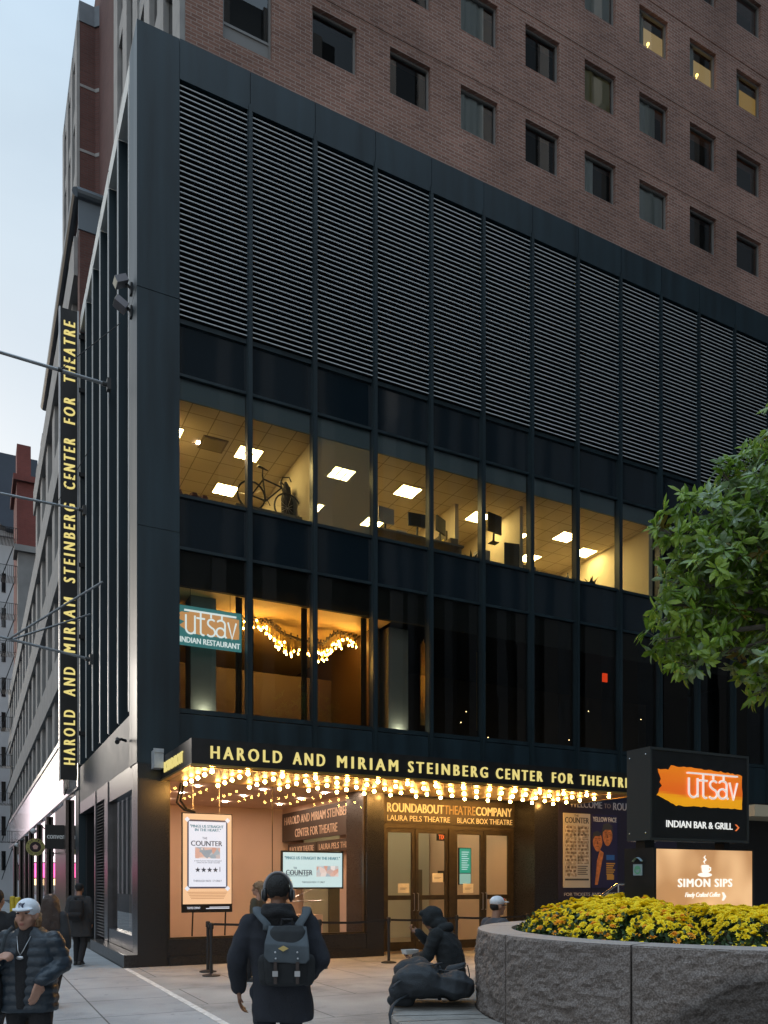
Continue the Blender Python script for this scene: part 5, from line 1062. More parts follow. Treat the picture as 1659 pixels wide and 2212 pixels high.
for lx, z, d_, r in lumps:
    c = W3(lx,z,d_); n = int(46*(r/.6)**2.1)
    for _ in range(n):
        v = Vector((rr.gauss(0,1),rr.gauss(0,1),rr.gauss(0,1))).normalized(); rad = r*(rr.random()**.38)*rr.uniform(.75,1.28)
        p = c + Vector((v.x*rad,v.y*rad,v.z*rad*.92)); out = (v + Vector((0,0,.25)) - RT*.25).normalized()
        k = rr.randint(6,10); mi = rr.choices((0,1,2,3),(34,44,20,2.2))[0]
        tw.tube(p - out*.22, p, .006, .004, 4, False)
        for i in range(k):
            a = 2*math.pi*i/k + rr.uniform(-.4,.4); t = out.orthogonal().normalized(); t2 = out.cross(t)
            d = out*rr.uniform(.15,.8) + (t*math.cos(a)+t2*math.sin(a))*.95 + Vector((0,0,rr.uniform(-.75,.1))); lf.mi = mi if rr.random() < .8 else rr.choice((0,1,2))
            leaf(lf, p - out*rr.uniform(0,.07), d, out+Vector((0,0,.3)), rr.uniform(.11,.25), rr.uniform(.05,.09))
part('foliage', lf, lm, TR, kind='stuff'); part('twigs', tw, bark, TR)
# ---------------------------------------------------------------- people
def xf(mb, P, B):
    A = Vector((B.y,-B.x,0)); P = Vector(P); mb.v = [tuple(P + A*x + B*y + Vector((0,0,z))) for x, y, z in mb.v]; return mb
def rings(mb, rs, n=20):
    vs = []
    for cx, cy, z, rx, ry in rs:
        for j in range(n):
            t = 2*math.pi*j/n; c, s = math.cos(t), math.sin(t)
            vs.append((cx+rx*math.copysign(abs(c)**.8,c), cy+ry*math.copysign(abs(s)**.8,s), z))
    k = len(rs); fs = [(i*n+j, i*n+(j+1)%n, (i+1)*n+(j+1)%n, (i+1)*n+j) for i in range(k-1) for j in range(n)] + [tuple(range(n-1,-1,-1)), tuple(range((k-1)*n,k*n))]
    return mb.add(vs, fs)
def hand(mb, w, d, pn, s=1, curl=.5, thumb=1):
    """palm from wrist w along d, palm facing pn, five bent fingers"""
    w, d, pn = Vector(w), Vector(d).normalized(), Vector(pn).normalized(); sd = d.cross(pn).normalized()*thumb
    for i in range(4):
        o = sd*(.030-.020*i)*s; mb.cap(w + o*.7 + d*.01*s, w + o + d*.085*s, .017*s, .013*s, 8)
        l = (.040,.046,.042,.032)[i]*s; p = w + o + d*.088*s; dd = d
        for j in range(3):
            th = curl*(.5+.35*j); dd = (d*math.cos(th*(1+j*.6)) + pn*math.sin(th*(1+j*.6))).normalized(); q = p + dd*l*(1-.22*j); mb.cap(p, q, (.0100-.001*j)*s, (.0092-.001*j)*s, 7); p = q
    p = w + sd*.026*s + d*.02*s; q = p + (sd*.8+d*.7+pn*.3).normalized()*.045*s; mb.cap(p, q, .013*s, .011*s, 8); mb.cap(q, q + (d*.9+pn*.4-sd*.1).normalized()*.035*s, .0105*s, .009*s, 8)
def head(mb, c, s=1, tilt=0, face=True):
    c = Vector(c); Rm = Matrix.Rotation(tilt, 3, 'X'); T = lambda x, y, z: c + Rm @ Vector((x*s,y*s,z*s))
    mb.ell(T(0,-.010,.025), .076*s, .097*s, .098*s, Rm, 16, 12); mb.ell(T(0,.028,-.045), .060*s, .066*s, .075*s, Rm, 14, 10); mb.ell(T(0,.060,-.090), .036*s, .032*s, .030*s, Rm)
    if face:
        mb.cap(T(0,.090,.012), T(0,.112,-.026), .012*s, .017*s, 8)
        for q in (-1,1): mb.ell(T(.074*q,-.006,-.010), .012*s, .026*s, .035*s, Rm); mb.ell(T(.040*q,.062,-.032), .028*s, .026*s, .026*s, Rm); mb.cap(T(.012*q,.088,.028), T(.05*q,.076,.03), .011*s, .009*s, 6)
        mb.ell(T(0,.092,-.062), .026*s, .011*s, .009*s, Rm); mb.ell(T(0,.089,-.076), .022*s, .011*s, .009*s, Rm)
    mb.cap(T(0,-.02,-.06), T(0,-.035,-.17), .054*s, .058*s, 12); return T
skin_a = mat('skin_light', (.43,.235,.165), .55, 0, .08, 25); skin_b = mat('skin_brown', (.20,.095,.055), .5, 0, .1, 25); skin_c = mat('skin_tan', (.34,.18,.115), .55, 0, .08, 25)
def cloth(name, col, rough=.9, b=.5, bs=90): return mat(name, col, rough, 0, .22, 7, b, bs)
navy_wool = cloth('navy_wool', (.022,.025,.034), .95, .8, 160); black_cl = cloth('black_cloth', (.012,.012,.014)); grey_coat = cloth('charcoal_coat', (.030,.031,.034)); puffer = mat('puffer_navy', (.020,.030,.042), .45, 0, .2, 5, .3, 60); jeans = cloth('pale_denim', (.22,.25,.30)); hood_cl = cloth('dark_hoodie', (.010,.013,.015)); hair_br = cloth('brown_hair', (.045,.024,.016), .6, .9, 60); hair_bl = cloth('blond_hair', (.22,.13,.065), .6, .9, 50); hair_dk = cloth('dark_hair', (.010,.008,.007), .7, .9, 90); cap_white = cloth('white_cap', (.70,.73,.78), .8, .2, 80); shoe_m = mat('shoe_black', (.012,.012,.012), .4); canvas = cloth('slate_canvas', (.070,.085,.097), .9, .4, 220); canvas_d = cloth('dark_canvas', (.016,.018,.020), .85, .4, 200); eye_m = mat('eye_dark', (.02,.015,.012), .2); lip_m = mat('lip', (.33,.12,.09), .4)
def wrinkle(me, amp=.008, sc=9, stretch=(1,1,.5)):
    return displace(me, lambda p, n: amp*(mnoise.noise(Vector((p.x*sc*stretch[0],p.y*sc*stretch[1],p.z*sc*stretch[2]))) + .5*mnoise.noise(Vector((p.x*sc*2.4,p.y*sc*2.4,p.z*sc*1.5)))))
class Person:
    def __init__(s, label, P, B, vox=.010):
        s.P, s.B, s.vox = Vector(P), Vector(B).normalized(), vox; s.t = thing('person', label, 'person', tuple(P))
    def body(s, mb, m, sm=3): fpart('body', fuse(xf(mb, s.P, s.B), s.vox, sm), m, s.t)
    def wear(s, name, mb, m, vox=None, sm=5, amp=.008, sc=9, fn=None, label=None):
        me = fuse(xf(mb, s.P, s.B), vox or s.vox*1.15, sm)
        if amp: wrinkle(me, amp, sc)
        if fn: displace(me, fn)
        return fpart(name, me, m, s.t, label)
    def bit(s, name, mb, m, smooth=True): return part(name, xf(mb, s.P, s.B), m, s.t, smooth)
def std_body(mb, J, sc=1, hands=True, face=True, tilt=0):
    T = head(mb, J['head'], sc*1.0, tilt, face)
    hl, hr = Vector(J['hipL']), Vector(J['hipR']); sl, sr = Vector(J['shL']), Vector(J['shR']); ch = (sl+sr)/2; pv = (hl+hr)/2
    mb.chain([pv, pv.lerp(ch,.5), ch.lerp(pv,.15)], [.10,.10,.10], 14); mb.chain([sl.lerp(sr,.12), sr.lerp(sl,.12)], [.05,.05]); mb.chain([hl, hr], [.075,.075]); mb.cap(ch, Vector(J['head'])+Vector((0,-.03,-.15)), .07, .055, 10)
    for q in 'LR':
        mb.chain([J['sh'+q],J['el'+q],J['wr'+q]], [.046,.038,.027]); mb.chain([J['hip'+q],J['kn'+q],J['an'+q]], [.070,.052,.036]); a = Vector(J['an'+q]); mb.cap(a+Vector((0,-.03,-.05)), a+Vector((0,.15,-.06)), .038, .03)
        if hands and ('h'+q) in J: d, pn, cu, th = J['h'+q]; hand(mb, J['wr'+q], d, pn, sc, cu, th)
    return T
def legs(p, J, m, r=(.105,.080,.062), shoes=True, sm=5):
    mb = MB()
    for q in 'LR': a = Vector(J['an'+q]); mb.chain([J['hip'+q],J['kn'+q],a+Vector((0,0,-.02))], r)
    mb.chain([J['hipL'],J['hipR']], [r[0]*1.12]*2); hm = (Vector(J['hipL'])+Vector(J['hipR']))/2; mb.ell(hm+Vector((0,0,.03)), .175,.125,.12); p.wear('trousers', mb, m, amp=.006, sc=11, sm=sm)
    if shoes:
        for q in 'LR':
            a = Vector(J['an'+q]); mb = MB(); mb.cap(a+Vector((0,-.05,-.055)), a+Vector((0,.14,-.065)), .045, .038); mb.box(a.x-.04,a.x+.04,a.y-.09,a.y+.18,max(.0,a.z-.10),a.z-.075); p.wear('shoe', mb, shoe_m, vox=.009, amp=0, sm=3)
TOCAM = Vector((-.4551,-.8904,0)); AWAY = -TOCAM
def place(x, d): q = (x-829.5)/1743; return (CAMP.x + d*(.4551+.8904*q), CAMP.y + d*(.8904-.4551*q), 0)

# 1 woman in the white cap walking towards the viewer (her right is the viewer's left)
P1 = place(64, 6.27); p = Person('person in white cap and dark quilted puffer jacket walking towards the viewer', P1, TOCAM, .009)
J = dict(head=(.01,.02,1.545), shL=(-.19,-.01,1.36), elL=(-.245,-.03,1.16), wrL=(-.150,.165,1.04), shR=(.185,-.01,1.37), elR=(.25,-.02,1.12), wrR=(.17,.18,1.215), hipL=(-.09,0,.86), hipR=(.09,0,.86), knL=(-.11,.05,.47), knR=(.10,-.02,.47), anL=(-.11,.06,.09), anR=(.10,-.08,.09), hL=((.22,.22,-.95),(.6,-.5,.1),.35,1), hR=((-.55,.30,.25),(-.3,-.5,-.6),1.15,1))
mb = MB(); T = std_body(mb, J, 1.0); p.body(mb, skin_a)
mb = MB(); rings(mb, [(0,0,.80,.200,.14),(0,0,.86,.207,.145),(0,0,1.0,.198,.14),(0,0,1.18,.198,.135),(0,-.01,1.30,.195,.125),(0,-.015,1.37,.185,.11),(0,-.02,1.42,.105,.09),(0,-.02,1.45,.085,.085)]); mb.chain([Vector(J['shL'])+Vector((.012,0,-.012)),J['elL'],Vector(J['wrL'])+Vector((-.01,-.01,.02))], [.070,.066,.052], 12); mb.chain([Vector(J['shR'])+Vector((-.012,0,-.012)),J['elR'],Vector(J['wrR'])+Vector((.03,-.03,-.01))], [.070,.066,.052], 12)
p.wear('puffer_jacket', mb, puffer, vox=.011, sm=4, amp=.006, sc=8, fn=lambda q, n: .013*abs(math.sin(q.z*math.pi/.072))**.7*(1-abs(n.z)*.6) + .004*mnoise.noise(q*22))
mb = MB(); rings(mb, [(.005,.128,.83,.035,.032),(.005,.13,1.0,.048,.03),(.005,.125,1.2,.052,.03),(.004,.105,1.32,.05,.035),(.002,.055,1.40,.055,.05),(0,.01,1.455,.066,.068)]); p.wear('black_top', mb, black_cl, amp=.002, vox=.009)
legs(p, J, black_cl, (.098,.072,.058))
mb = MB(); mb.ell(T(0,-.012,.045), .088,.106,.086, None, 18, 12); mb.v = [v for v in mb.v]; mb.path([T(-.075,.070,.050),T(-.045,.118,.040),T(0,.140,.037),T(.045,.118,.040),T(.075,.070,.050)], [.014,.022,.026,.022,.014], 8, flat=.35); mb.ell(T(0,.085,.048),.072,.065,.011); p.wear('cap', mb, cap_white, vox=.007, sm=3, amp=.002)
mb = MB(); U_, D_ = Vector((-1,0,0)), Vector((0,0,1))
c0 = T(0,.099,.078); A_ = Vector((p.B.y,-p.B.x,0)); cw_ = p.P + A_*c0.x + p.B*c0.y + Vector((0,0,c0.z))
b = MB(); b.text('N', cw_ - A_*-.020 + p.B*.002 - Vector((0,0,.020)), -A_, (0,0,1), .034, .036, .004, .01); b.text('Y', cw_ - A_*-.010 + p.B*.004 - Vector((0,0,.028)), -A_, (0,0,1), .040, .046, .004, .005); part('cap_emblem', b, mat('emblem_navy', (.012,.014,.05), .6), p.t)
mb = MB()
for k in range(26):
    q = rnd.choice((-1,1,1)); x = -q*rnd.uniform(.064,.080); mb.path([T(x*.95,-.03+rnd.uniform(-.05,.05),.01),T(x*1.08,-.02+rnd.uniform(-.05,.04),-.05),T(x*1.12,-.03+rnd.uniform(-.04,.03),-.10-rnd.uniform(0,.05))], [.010,.010,.004], 5)
p.bit('hair', mb, hair_bl)
mb = MB()
for q in (-1,1): mb.ell(T(.033*q,.091,.014),.013,.006,.006,None,8,5)
p.bit('eye', mb, eye_m); mb = MB(); mb.ell(T(0,.101,-.064),.024,.006,.005,None,10,5); mb.ell(T(0,.098,-.074),.020,.006,.006,None,10,5); p.bit('lips', mb, lip_m)
mb = MB(); mb.path([(-.055,.105,1.385),(-.02,.155,1.28),(.0,.165,1.245)], .0035, 5); mb.path([(.05,.105,1.385),(.02,.155,1.28),(.0,.165,1.245)], .0035, 5); mb.ell((.0,.168,1.225),.030,.010,.015); p.bit('necklace', mb, silver)
mb = MB(); mb.lathe((0,0,0),[(.010,-.003),(.012,0),(.010,.003)],10); mb.v = [(x-.118,y+.118,z+.925) for x,y,z in mb.v]; p.bit('ring', mb, silver)
def pl(p, pts): A = Vector((p.B.y,-p.B.x,0)); return [p.P + A*x + p.B*y + Vector((0,0,z)) for x, y, z in pts]
t = thing('shoulder_bag', 'dark shoulder bag hanging at the side of the person in white cap', 'bag', tuple(pl(p, [(.24,.05,.9)])[0])); mb = MB(); mb.chain(pl(p, [(.235,-.03,1.02),(.25,-.02,.86)]), [.085,.11], 12); mb.chain(pl(p, [(.235,.10,1.02),(.25,.11,.86)]), [.08,.10], 12); me = fuse(mb, .014, 5); wrinkle(me, .008, 10); fpart('pouch', me, black_cl, t); mb = MB(); mb.path(pl(p, [(.22,.06,1.08),(.165,.135,1.24),(.135,.11,1.40),(.13,.0,1.45)]), .016, 6, flat=.35); part('strap', mb, canvas, t)
mb = MB(); c = pl(p, [(.205,.20,1.135)])[0]; mb.obox(c, (A_*.055 + Vector((0,0,-.038))), A_*.004+Vector((0,0,.006)), p.B*.035); solo('folded_paper', mb, paper, 'small folded white paper under the gripping hand of the capped walker', 'paper', tuple(c))

# 2 long brown hair, seen from behind
def walker_back(label, x, d, H, coat, hairm, hat=None, hem=.55, wide=1.0, longhair=False, hands=True, skin=skin_c):
    p = Person(label, place(x, d), AWAY, .013); k = H/1.75; s = lambda *v: tuple(c*k for c in v)
    J = dict(head=s(0,.0,1.635), shL=s(-.19,0,1.42), elL=s(-.25,-.03,1.15), wrL=s(-.24,.06,.93), shR=s(.19,0,1.42), elR=s(.25,-.03,1.15), wrR=s(.24,.06,.93), hipL=s(-.09,0,.92), hipR=s(.09,0,.92), knL=s(-.09,.10,.50), knR=s(.10,-.02,.49), anL=s(-.09,.06,.10), anR=s(.10,-.22,.13), hL=((0,.1,-1),(1,0,0),.5,1), hR=((0,.1,-1),(-1,0,0),.5,-1))
    mb = MB(); T = std_body(mb, J, k); p.body(mb, skin)
    mb = MB(); rings(mb, [tuple(c*k for c in r) for r in ((0,0,hem,.235*wide,.17),(0,0,.9,.22*wide,.15),(0,0,1.15,.21*wide,.14),(0,0,1.33,.215*wide,.13),(0,0,1.43,.17,.10),(0,-.02,1.50,.09,.085))])
    for q in 'LR': mb.chain([J['sh'+q],J['el'+q],J['wr'+q]], [.078*k,.07*k,.052*k], 12)
    p.wear('coat', mb, coat, amp=.012, sc=7); legs(p, J, black_cl)
    if longhair:
        mb = MB(); rings(mb, [tuple(c*k for c in r) for r in ((0,-.04,1.13,.10,.05),(0,-.05,1.22,.19,.09),(0,-.04,1.40,.185,.10),(0,-.03,1.55,.145,.11),(0,-.02,1.66,.11,.115),(0,-.02,1.745,.05,.06))]); p.wear('hair', mb, hairm, amp=.018, sc=9, vox=.014)
    else:
        mb = MB(); mb.ell(T(0,-.02,.035),.083,.10,.10,None,16,10); p.wear('hair', mb, hairm, amp=.003, sc=20)
    if hat:
        mb = MB(); mb.ell(T(0,-.014,.055),.090,.108,.082,None,16,10); mb.ell(T(0,.10,.045),.06,.06,.012); p.wear('cap', mb, hat, amp=.002)
    return p, J, T
walker_back('person with long bushy brown hair walking away behind the white cap', 110, 11.6, 1.62, grey_coat, hair_br, longhair=True)
p3, J3, T3 = walker_back('person in black cap and charcoal coat walking away along the shopfront', 172, 17.4, 1.76, grey_coat, hair_dk, black_cl, .62, 1.12)
def pack(label, p, k, c, w, h, m1, m2, group=None):
    t = thing('backpack', label, 'backpack', tuple(pl(p, [c])[0])); mb = MB(); rings(mb, [(c[0],c[1],c[2],w*.44,.07*k),(c[0],c[1]-.02,c[2]+h*.12,w*.5,.10*k),(c[0],c[1]-.02,c[2]+h*.55,w*.49,.10*k),(c[0],c[1],c[2]+h*.9,w*.42,.075*k),(c[0],c[1]+.02,c[2]+h,w*.28,.04*k)]); me = fuse(xf(mb,p.P,p.B), .012, 4); wrinkle(me, .006, 10); fpart('bag_body', me, m2, t); return t
t = pack('black backpack on the person in black cap', p3, 1, (.02,-.24,.98), .34, .46, black_cl, black_cl); mb = MB(); mb.path(pl(p3, [(.0,-.26,1.40),(.02,-.30,1.46),(.05,-.26,1.40)]), .012, 5); part('handle', mb, black_plastic, t); mb = MB(); mb.chain(pl(p3, [(-.08,-.35,1.10),(.12,-.35,1.10)]), [.06,.06]); part('pocket', mb, black_cl, t)
# 3 dark figure at the left edge
walker_back('person in dark coat cut by the left frame edge', -6, 9.6, 1.70, black_cl, hair_dk, None, .5, 1.1)

# 4 the man with backpack and headphones, close to the viewer, seen from behind
p = Person('person in dark coat and headphones walking away in the foreground', place(600, 6.2), AWAY, .009); P4 = p
J = dict(head=(.0,.03,1.715), shL=(-.215,.0,1.475), elL=(-.312,-.03,1.215), wrL=(-.315,.09,.955), shR=(.225,0,1.475), elR=(.325,-.06,1.215), wrR=(.24,.10,1.09), hipL=(-.10,0,.95), hipR=(.10,0,.95), knL=(-.11,.06,.52), knR=(.11,-.02,.52), anL=(-.11,.05,.10), anR=(.11,-.12,.11), hL=((.05,.12,-1),(1,.1,.1),.45,1), hR=((-.6,.5,-.5),(-.5,-.6,0),.6,-1))
mb = MB(); T = std_body(mb, J, 1.05, tilt=-.06); p.body(mb, skin_b)
mb = MB(); rings(mb, [(.04,0,.745,.225,.165),(.04,0,.80,.228,.168),(.03,0,1.0,.222,.16),(.015,0,1.2,.222,.15),(.01,0,1.38,.235,.14),(.005,0,1.46,.215,.12),(0,0,1.52,.15,.105)])
mb.chain([J['shL'],J['elL'],Vector(J['wrL'])+Vector((0,0,.03))], [.086,.074,.056], 14); mb.chain([J['shR'],J['elR'],J['wrR']], [.086,.078,.062], 14)
p.wear('coat', mb, navy_wool, vox=.012, sm=5, amp=.010, sc=6.5, fn=lambda q, n: .016*(.5-abs(mnoise.noise(Vector((q.x*5,q.y*5,q.z*8))))))
mb = MB(); rings(mb, [(0,.0,1.46,.155,.125),(0,-.01,1.53,.145,.125),(0,-.02,1.60,.125,.12),(0,-.02,1.635,.108,.112)]); mb.chain([(-.14,-.02,1.50),(-.08,-.10,1.555),(.02,-.125,1.575),(.10,-.09,1.55),(.15,-.02,1.49)], [.04,.042,.04,.042,.04], 10); p.wear('collar', mb, black_cl, vox=.012, sm=4, amp=.008, sc=10)
legs(p, J, cloth('dark_denim', (.012,.017,.026)))
mb = MB(); mb.ell(T(0,-.018,.038),.088,.106,.104,None,18,12); p.wear('hair', mb, hair_dk, vox=.009, amp=.004, sc=34, sm=2)
t = thing('headphones', 'silver banded black headphones on the foreground person', 'headphones', tuple(pl(p, [T(0,0,0)])[0]))
mb = MB(); mb.path(pl(p, [T(.100*math.sin(a),-.01-.02*math.cos(a),.02+.128*math.cos(a)) for a in [R_(-98+196*i/16) for i in range(17)]]), .0095, 8, flat=1.6); part('headband', mb, mat('headband_silver', (.30,.30,.31), .3, .5), t)
for q in (-1,1):
    mb = MB(); mb.ell(T(.095*q,-.005,-.015),.024,.042,.055,None,14,8); mb = xf(mb, p.P, p.B); e2 = part('ear_cup', mb, mat('cup_black', (.02,.02,.022), .35) if 'cup_black' not in M else M['cup_black'], t, True)
    mb = MB(); mb.ell(T(.117*q,-.005,-.015),.006,.032,.044,None,14,8); part('cup_ring', xf(mb, p.P, p.B), M['headband_silver'], e2, True)
# his backpack
BP = thing('backpack', 'slate blue flap backpack with yellow diamond patch on the foreground person', 'backpack', tuple(pl(p, [(.09,-.25,1.0)])[0]))
cx = .095
mb = MB(); rings(mb, [(cx,-.21,1.035,.135,.075),(cx,-.225,1.06,.158,.095),(cx,-.235,1.18,.168,.108),(cx,-.23,1.34,.160,.098),(cx+.01,-.215,1.44,.140,.080),(cx+.01,-.20,1.475,.11,.05)]); me = fuse(xf(mb,p.P,p.B), .010, 4); wrinkle(me, .007, 9); fpart('bag_body', me, canvas_d, BP)
mb = MB()
for q in (-1,1): mb.chain([(cx+.155*q,-.22,1.08),(cx+.165*q,-.22,1.22)], [.055,.05], 10)
me = fuse(xf(mb,p.P,p.B), .010, 4); fpart('side_pocket', me, canvas_d, BP)
fl = [(-.135,1.475,-.215),(.145,1.47,-.215),(.175,1.33,-.338),(.182,1.235,-.352),(.155,1.205,-.352),(-.115,1.215,-.352),(-.150,1.255,-.35),(-.148,1.35,-.338)]
mb = MB(); o_ = [(cx+x,y,z) for x,z,y in fl]; i_ = [(x,y+.022,z) for x,y,z in o_]; n_ = len(fl); mid = [(cx+.01,-.325,1.405),(cx+.165,-.30,1.405),(cx-.14,-.30,1.405)]
mb.add(o_ + i_ , [(0,7,2,1),(7,6,5,4,3,2),tuple(range(n_,2*n_))] + [(k,(k+1)%n_,n_+(k+1)%n_,n_+k) for k in range(n_)]); me = fuse(xf(mb,p.P,p.B), .0065, 3); wrinkle(me, .003, 9); fpart('flap', me, canvas, BP)
mb = MB(); y = -.363; mb.prism([(cx-.045,y,1.317),(cx-.008,y,1.338),(cx+.03,y,1.317),(cx-.008,y,1.296)], (0,.012,0)); part('patch', xf(mb,p.P,p.B), mat('patch_gold', (.52,.38,.13), .6), BP)
for x in (-.065,.095):
    mb = MB(); mb.box(cx+x-.012,cx+x+.012,-.366,-.345,1.06,1.22); st = part('strap', xf(mb,p.P,p.B), mat('strap_brown', (.035,.022,.018), .6) if 'strap_brown' not in M else M['strap_brown'], BP); mb = MB(); mb.box(cx+x-.02,cx+x+.02,-.372,-.366,1.115,1.155); mb.ell((cx+x,-.366,1.29),.008,.005,.007); mb.ell((cx+x+.004,-.369,1.245),.008,.005,.007); part('buckle', xf(mb,p.P,p.B), silver, st)
for q, x0, x1 in ((-1,-.17,-.10),(1,.20,.14)):
    mb = MB(); mb.path([(x0*1.05+.02,.06,1.555),(x0*1.02+.02,-.03,1.60),(x0+.03,-.115,1.565),(x1+.045,-.19,1.485),(x1+.05,-.21,1.44)], .036, 8, flat=.35); part('shoulder_strap', xf(mb,p.P,p.B), canvas, BP, True)
mb = MB(); mb.path([(.05,-.19,1.46),(.06,-.19,1.52),(.13,-.19,1.52),(.14,-.19,1.46)], .012, 6); part('grab_handle', xf(mb,p.P,p.B), black_cl, BP)

# 5 seated hooded figure on the ring bench, facing left
P5 = place(962, 10.35); p = Person('person in dark hood hunched on the bench eating', P5, -RT*.93 + AWAY*.37, .010)
J = dict(head=(0,.20,1.325), shL=(-.18,.06,1.13), elL=(-.25,.16,.86), wrL=(-.13,.36,.83), shR=(.18,.05,1.14), elR=(.24,.22,.92), wrR=(.10,.40,1.135), hipL=(-.10,-.06,.56), hipR=(.10,-.06,.56), knL=(-.13,.42,.60), knR=(.13,.42,.60), anL=(-.12,.42,.12), anR=(.12,.44,.12), hL=((.3,.9,-.1),(0,0,1),.5,-1), hR=((-.3,.7,.3),(-.2,-.6,.6),.9,1))
mb = MB(); T = std_body(mb, J, 1.0, tilt=-.35); p.body(mb, skin_b)
mb = MB(); rings(mb, [(0,-.09,.46,.20,.16),(0,-.09,.62,.215,.17),(0,-.07,.82,.22,.165),(0,-.03,1.0,.225,.16),(0,.03,1.13,.205,.14),(0,.09,1.20,.13,.11)])
for q in 'LR': mb.chain([J['sh'+q],J['el'+q],J['wr'+q]], [.092,.078,.052], 12)
p.wear('hooded_jacket', mb, hood_cl, amp=.010, sc=7, fn=lambda q, n: .016*(.5-abs(mnoise.noise(Vector((q.x*6,q.y*6,q.z*11))))))
mb = MB(); mb.ell(T(0,-.03,.02),.115,.145,.135,Matrix.Rotation(-.35,3,'X'),18,12); mb.ell(T(0,-.08,-.09),.12,.12,.10); mb.cap(T(-.05,.07,.10),T(.05,.07,.10),.04,.04); mb.chain([(-.12,.03,1.19),(0,-.04,1.22),(.12,.03,1.19)], [.06,.07,.06]); p.wear('hood', mb, hood_cl, amp=.010, sc=8, fn=lambda q, n: .008*(.5-abs(mnoise.noise(q*11))))
legs(p, J, cloth('brown_trousers', (.045,.030,.024)))
c = pl(p, [(-.03,.47,.86)])[0]; mb = MB(); mb.add([tuple(c+Vector(v)) for v in ((-.10,-.07,.06),(.10,-.07,.06),(.10,.07,.06),(-.10,.07,.06),(-.08,-.055,0),(.08,-.055,0),(.08,.055,0),(-.08,.055,0))], [(0,1,5,4),(1,2,6,5),(2,3,7,6),(3,0,4,7),(4,5,6,7)]); solo('food_tray', mb, mat('clear_tray', (.62,.62,.60), .3), 'small white food tray on the knees of the hooded person', 'tray', tuple(c))

# 6 seated man in a pale cap behind the planter
P6 = place(1070, 11.3); p = Person('person in white cap with red emblem seated behind the planter', P6, RT*.55 + AWAY*.45 + RT*.3, .012)
J = dict(head=(0,.04,1.46), shL=(-.20,-.01,1.22), elL=(-.26,.02,.93), wrL=(-.15,.25,.80), shR=(.20,-.01,1.22), elR=(.26,.02,.93), wrR=(.15,.25,.80), hipL=(-.10,0,.56), hipR=(.10,0,.56), knL=(-.16,.46,.60), knR=(.16,.46,.60), anL=(-.16,.48,.12), anR=(.16,.48,.12), hL=((.2,.8,-.3),(.5,0,-.5),.5,1), hR=((-.2,.8,-.3),(-.5,0,-.5),.5,-1))
mb = MB(); T = std_body(mb, J, 1.08); p.body(mb, skin_c)
mb = MB(); rings(mb, [(0,0,.46,.21,.17),(0,0,.7,.21,.16),(0,-.01,1.0,.22,.15),(0,-.01,1.16,.225,.14),(0,-.01,1.24,.16,.11),(0,0,1.30,.085,.08)])
for q in 'LR': mb.chain([J['sh'+q],J['el'+q],J['wr'+q]], [.085,.075,.052], 12)
p.wear('shirt', mb, cloth('grey_shirt', (.07,.07,.08)), amp=.010); legs(p, J, jeans)
mb = MB(); mb.ell(T(0,-.012,.060),.092,.110,.082,None,18,12); mb.ell(T(0,.118,.052),.072,.066,.010); p.wear('cap', mb, cap_white, vox=.008, amp=.002)
mb = MB(); mb.ell(T(-.055,.075,.085),.026,.02,.020,None,8,6); mb.ell(T(.0,.100,.085),.026,.012,.020,None,8,6); p.bit('cap_emblem', mb, mat('emblem_red', (.55,.09,.05), .6))
mb = MB(); mb.ell(T(0,-.03,.0),.082,.092,.075,None,14,8); p.wear('hair', mb, hair_dk, amp=.003); mb = MB(); mb.path([T(-.078,.0,.01),T(-.06,.09,.012),T(0,.108,.012),T(.06,.09,.012),T(.078,0,.01)], .010, 6, flat=.7); p.bit('sunglasses', mb, black_plastic)
# 7 fair haired passer-by in front of the lobby window
p = Person('person with curly fair hair walking left before the lobby window', place(557, 14.6), -RT*.97 + AWAY*.2, .013); k = 1.0
J = dict(head=(0,.0,1.67), shL=(-.19,0,1.44), elL=(-.24,-.03,1.17), wrL=(-.23,.06,.94), shR=(.19,0,1.44), elR=(.24,-.03,1.17), wrR=(.23,.06,.94), hipL=(-.09,0,.93), hipR=(.09,0,.93), knL=(-.09,.12,.51), knR=(.10,-.06,.51), anL=(-.09,.14,.10), anR=(.10,-.22,.12), hL=((0,.1,-1),(1,0,0),.5,1), hR=((0,.1,-1),(-1,0,0),.5,-1))
mb = MB(); T = std_body(mb, J, 1.0); p.body(mb, skin_a); mb = MB(); rings(mb, [(0,0,.6,.22,.16),(0,0,.95,.20,.145),(0,0,1.2,.205,.14),(0,0,1.38,.205,.12),(0,0,1.46,.15,.10)])
for q in 'LR': mb.chain([J['sh'+q],J['el'+q],J['wr'+q]], [.075,.068,.05], 12)
p.wear('coat', mb, cloth('olive_coat', (.06,.05,.03)), amp=.010); legs(p, J, black_cl)
mb = MB(); mb.ell(T(0,-.03,.045),.095,.110,.105,None,14,10); mb.ell(T(0,-.09,-.03),.09,.07,.11,None,14,10)
for k in range(36): v = Vector((rnd.gauss(0,1),rnd.gauss(-.4,1),rnd.gauss(.3,1))).normalized(); mb.ell(T(v.x*.10,-.03+v.y*.115,.03+v.z*.11),.024,n=6,k=4)
mb.chain([T(0,-.10,-.06),T(0,-.09,-.22)],[.07,.05]); p.wear('hair', mb, hair_bl, vox=.011, amp=.006, sc=25, sm=2)

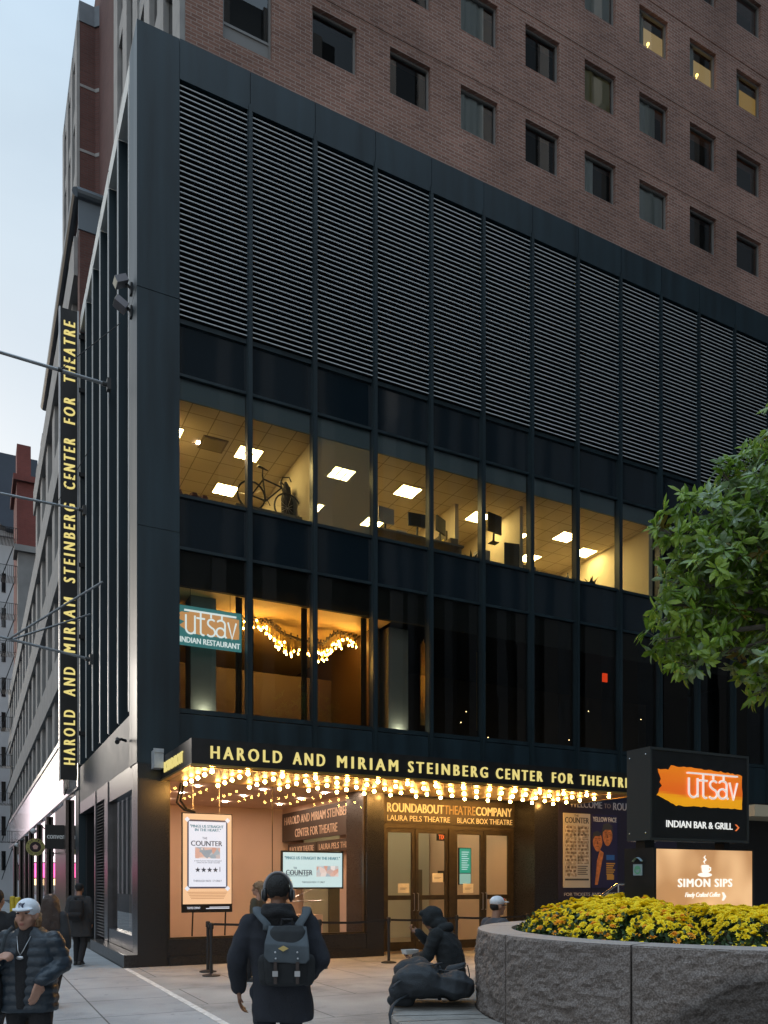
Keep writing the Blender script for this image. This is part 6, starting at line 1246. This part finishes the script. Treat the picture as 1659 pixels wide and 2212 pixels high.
# ---------------------------------------------------------------- duffel bag on the bench
DB = thing('duffel_bag', 'slumped black duffel bag with long straps on the ring bench', 'bag', (1.85,-9.75,.45))
def L3(x, y, d=9.0): q = (x-829.5)/1743; z = 1.8 + (1905-y)/1743*d; return Vector((CAMP.x + d*(.4551+.8904*q), CAMP.y + d*(.8904-.4551*q), z))
mb = MB()
for d_ in (8.6,8.85,9.1): mb.chain([L3(862,2138,d_),L3(884,2120,d_),L3(915,2118,d_),L3(935,2128,d_)], [.10,.17,.19,.15], 14); mb.chain([L3(955,2130,d_),L3(980,2128,d_),L3(1000,2132,d_)], [.12,.165,.115], 14)
mb.cap(L3(930,2128,8.9),L3(960,2130,8.9),.13,.13); mb.cap(L3(975,2100,8.8),L3(1003,2083,8.8),.075,.018); mb.cap(L3(868,2096,8.8),L3(905,2086,8.9),.09,.10); mb.cap(L3(905,2088,8.8),L3(945,2094,8.9),.07,.05); mb.cap(L3(850,2160,8.7),L3(880,2158,8.7),.06,.08)
me = fuse(mb, .013, 5)
displace(me, lambda q, n: .045*(.42-abs(mnoise.noise(Vector((q.x*4.0+q.z*3,q.y*4.0,q.z*6.5))))) + .006*(.5-abs(mnoise.noise(q*15))))
for v in me.vertices: v.co.z = max(v.co.z, .462)
fpart('bag_body', me, cloth('duffel_black', (.024,.030,.037), .7), DB)
mb = MB(); mb.path([L3(875,2094,8.72),L3(905,2083,8.72),L3(940,2094,8.70),L3(975,2098,8.70),L3(1000,2090,8.72)], .006, 5); part('zip', mb, M['cup_black'], DB)
mb = MB(); mb.path([L3(945,2082,8.62),L3(942,2110,8.55),L3(946,2140,8.55),L3(950,2160,8.6)], .020, 6, flat=.35); mb.path([L3(955,2080,8.6),L3(915,2088,8.55),L3(880,2106,8.5),L3(853,2127,8.45),L3(848,2134,8.42)], .022, 7, flat=.4); mb.path([L3(880,2150,8.5),L3(860,2160,8.45),L3(848,2172,8.3),L3(843,2190,8.2),L3(846,2212,8.2),L3(852,2235,8.2)], .024, 7, flat=.4); mb.path([L3(1000,2090,8.75),L3(1010,2085,8.75),L3(1014,2105,8.75),L3(1012,2128,8.75)], .014, 6, flat=.5); part('strap', mb, M['duffel_black'], DB, True)
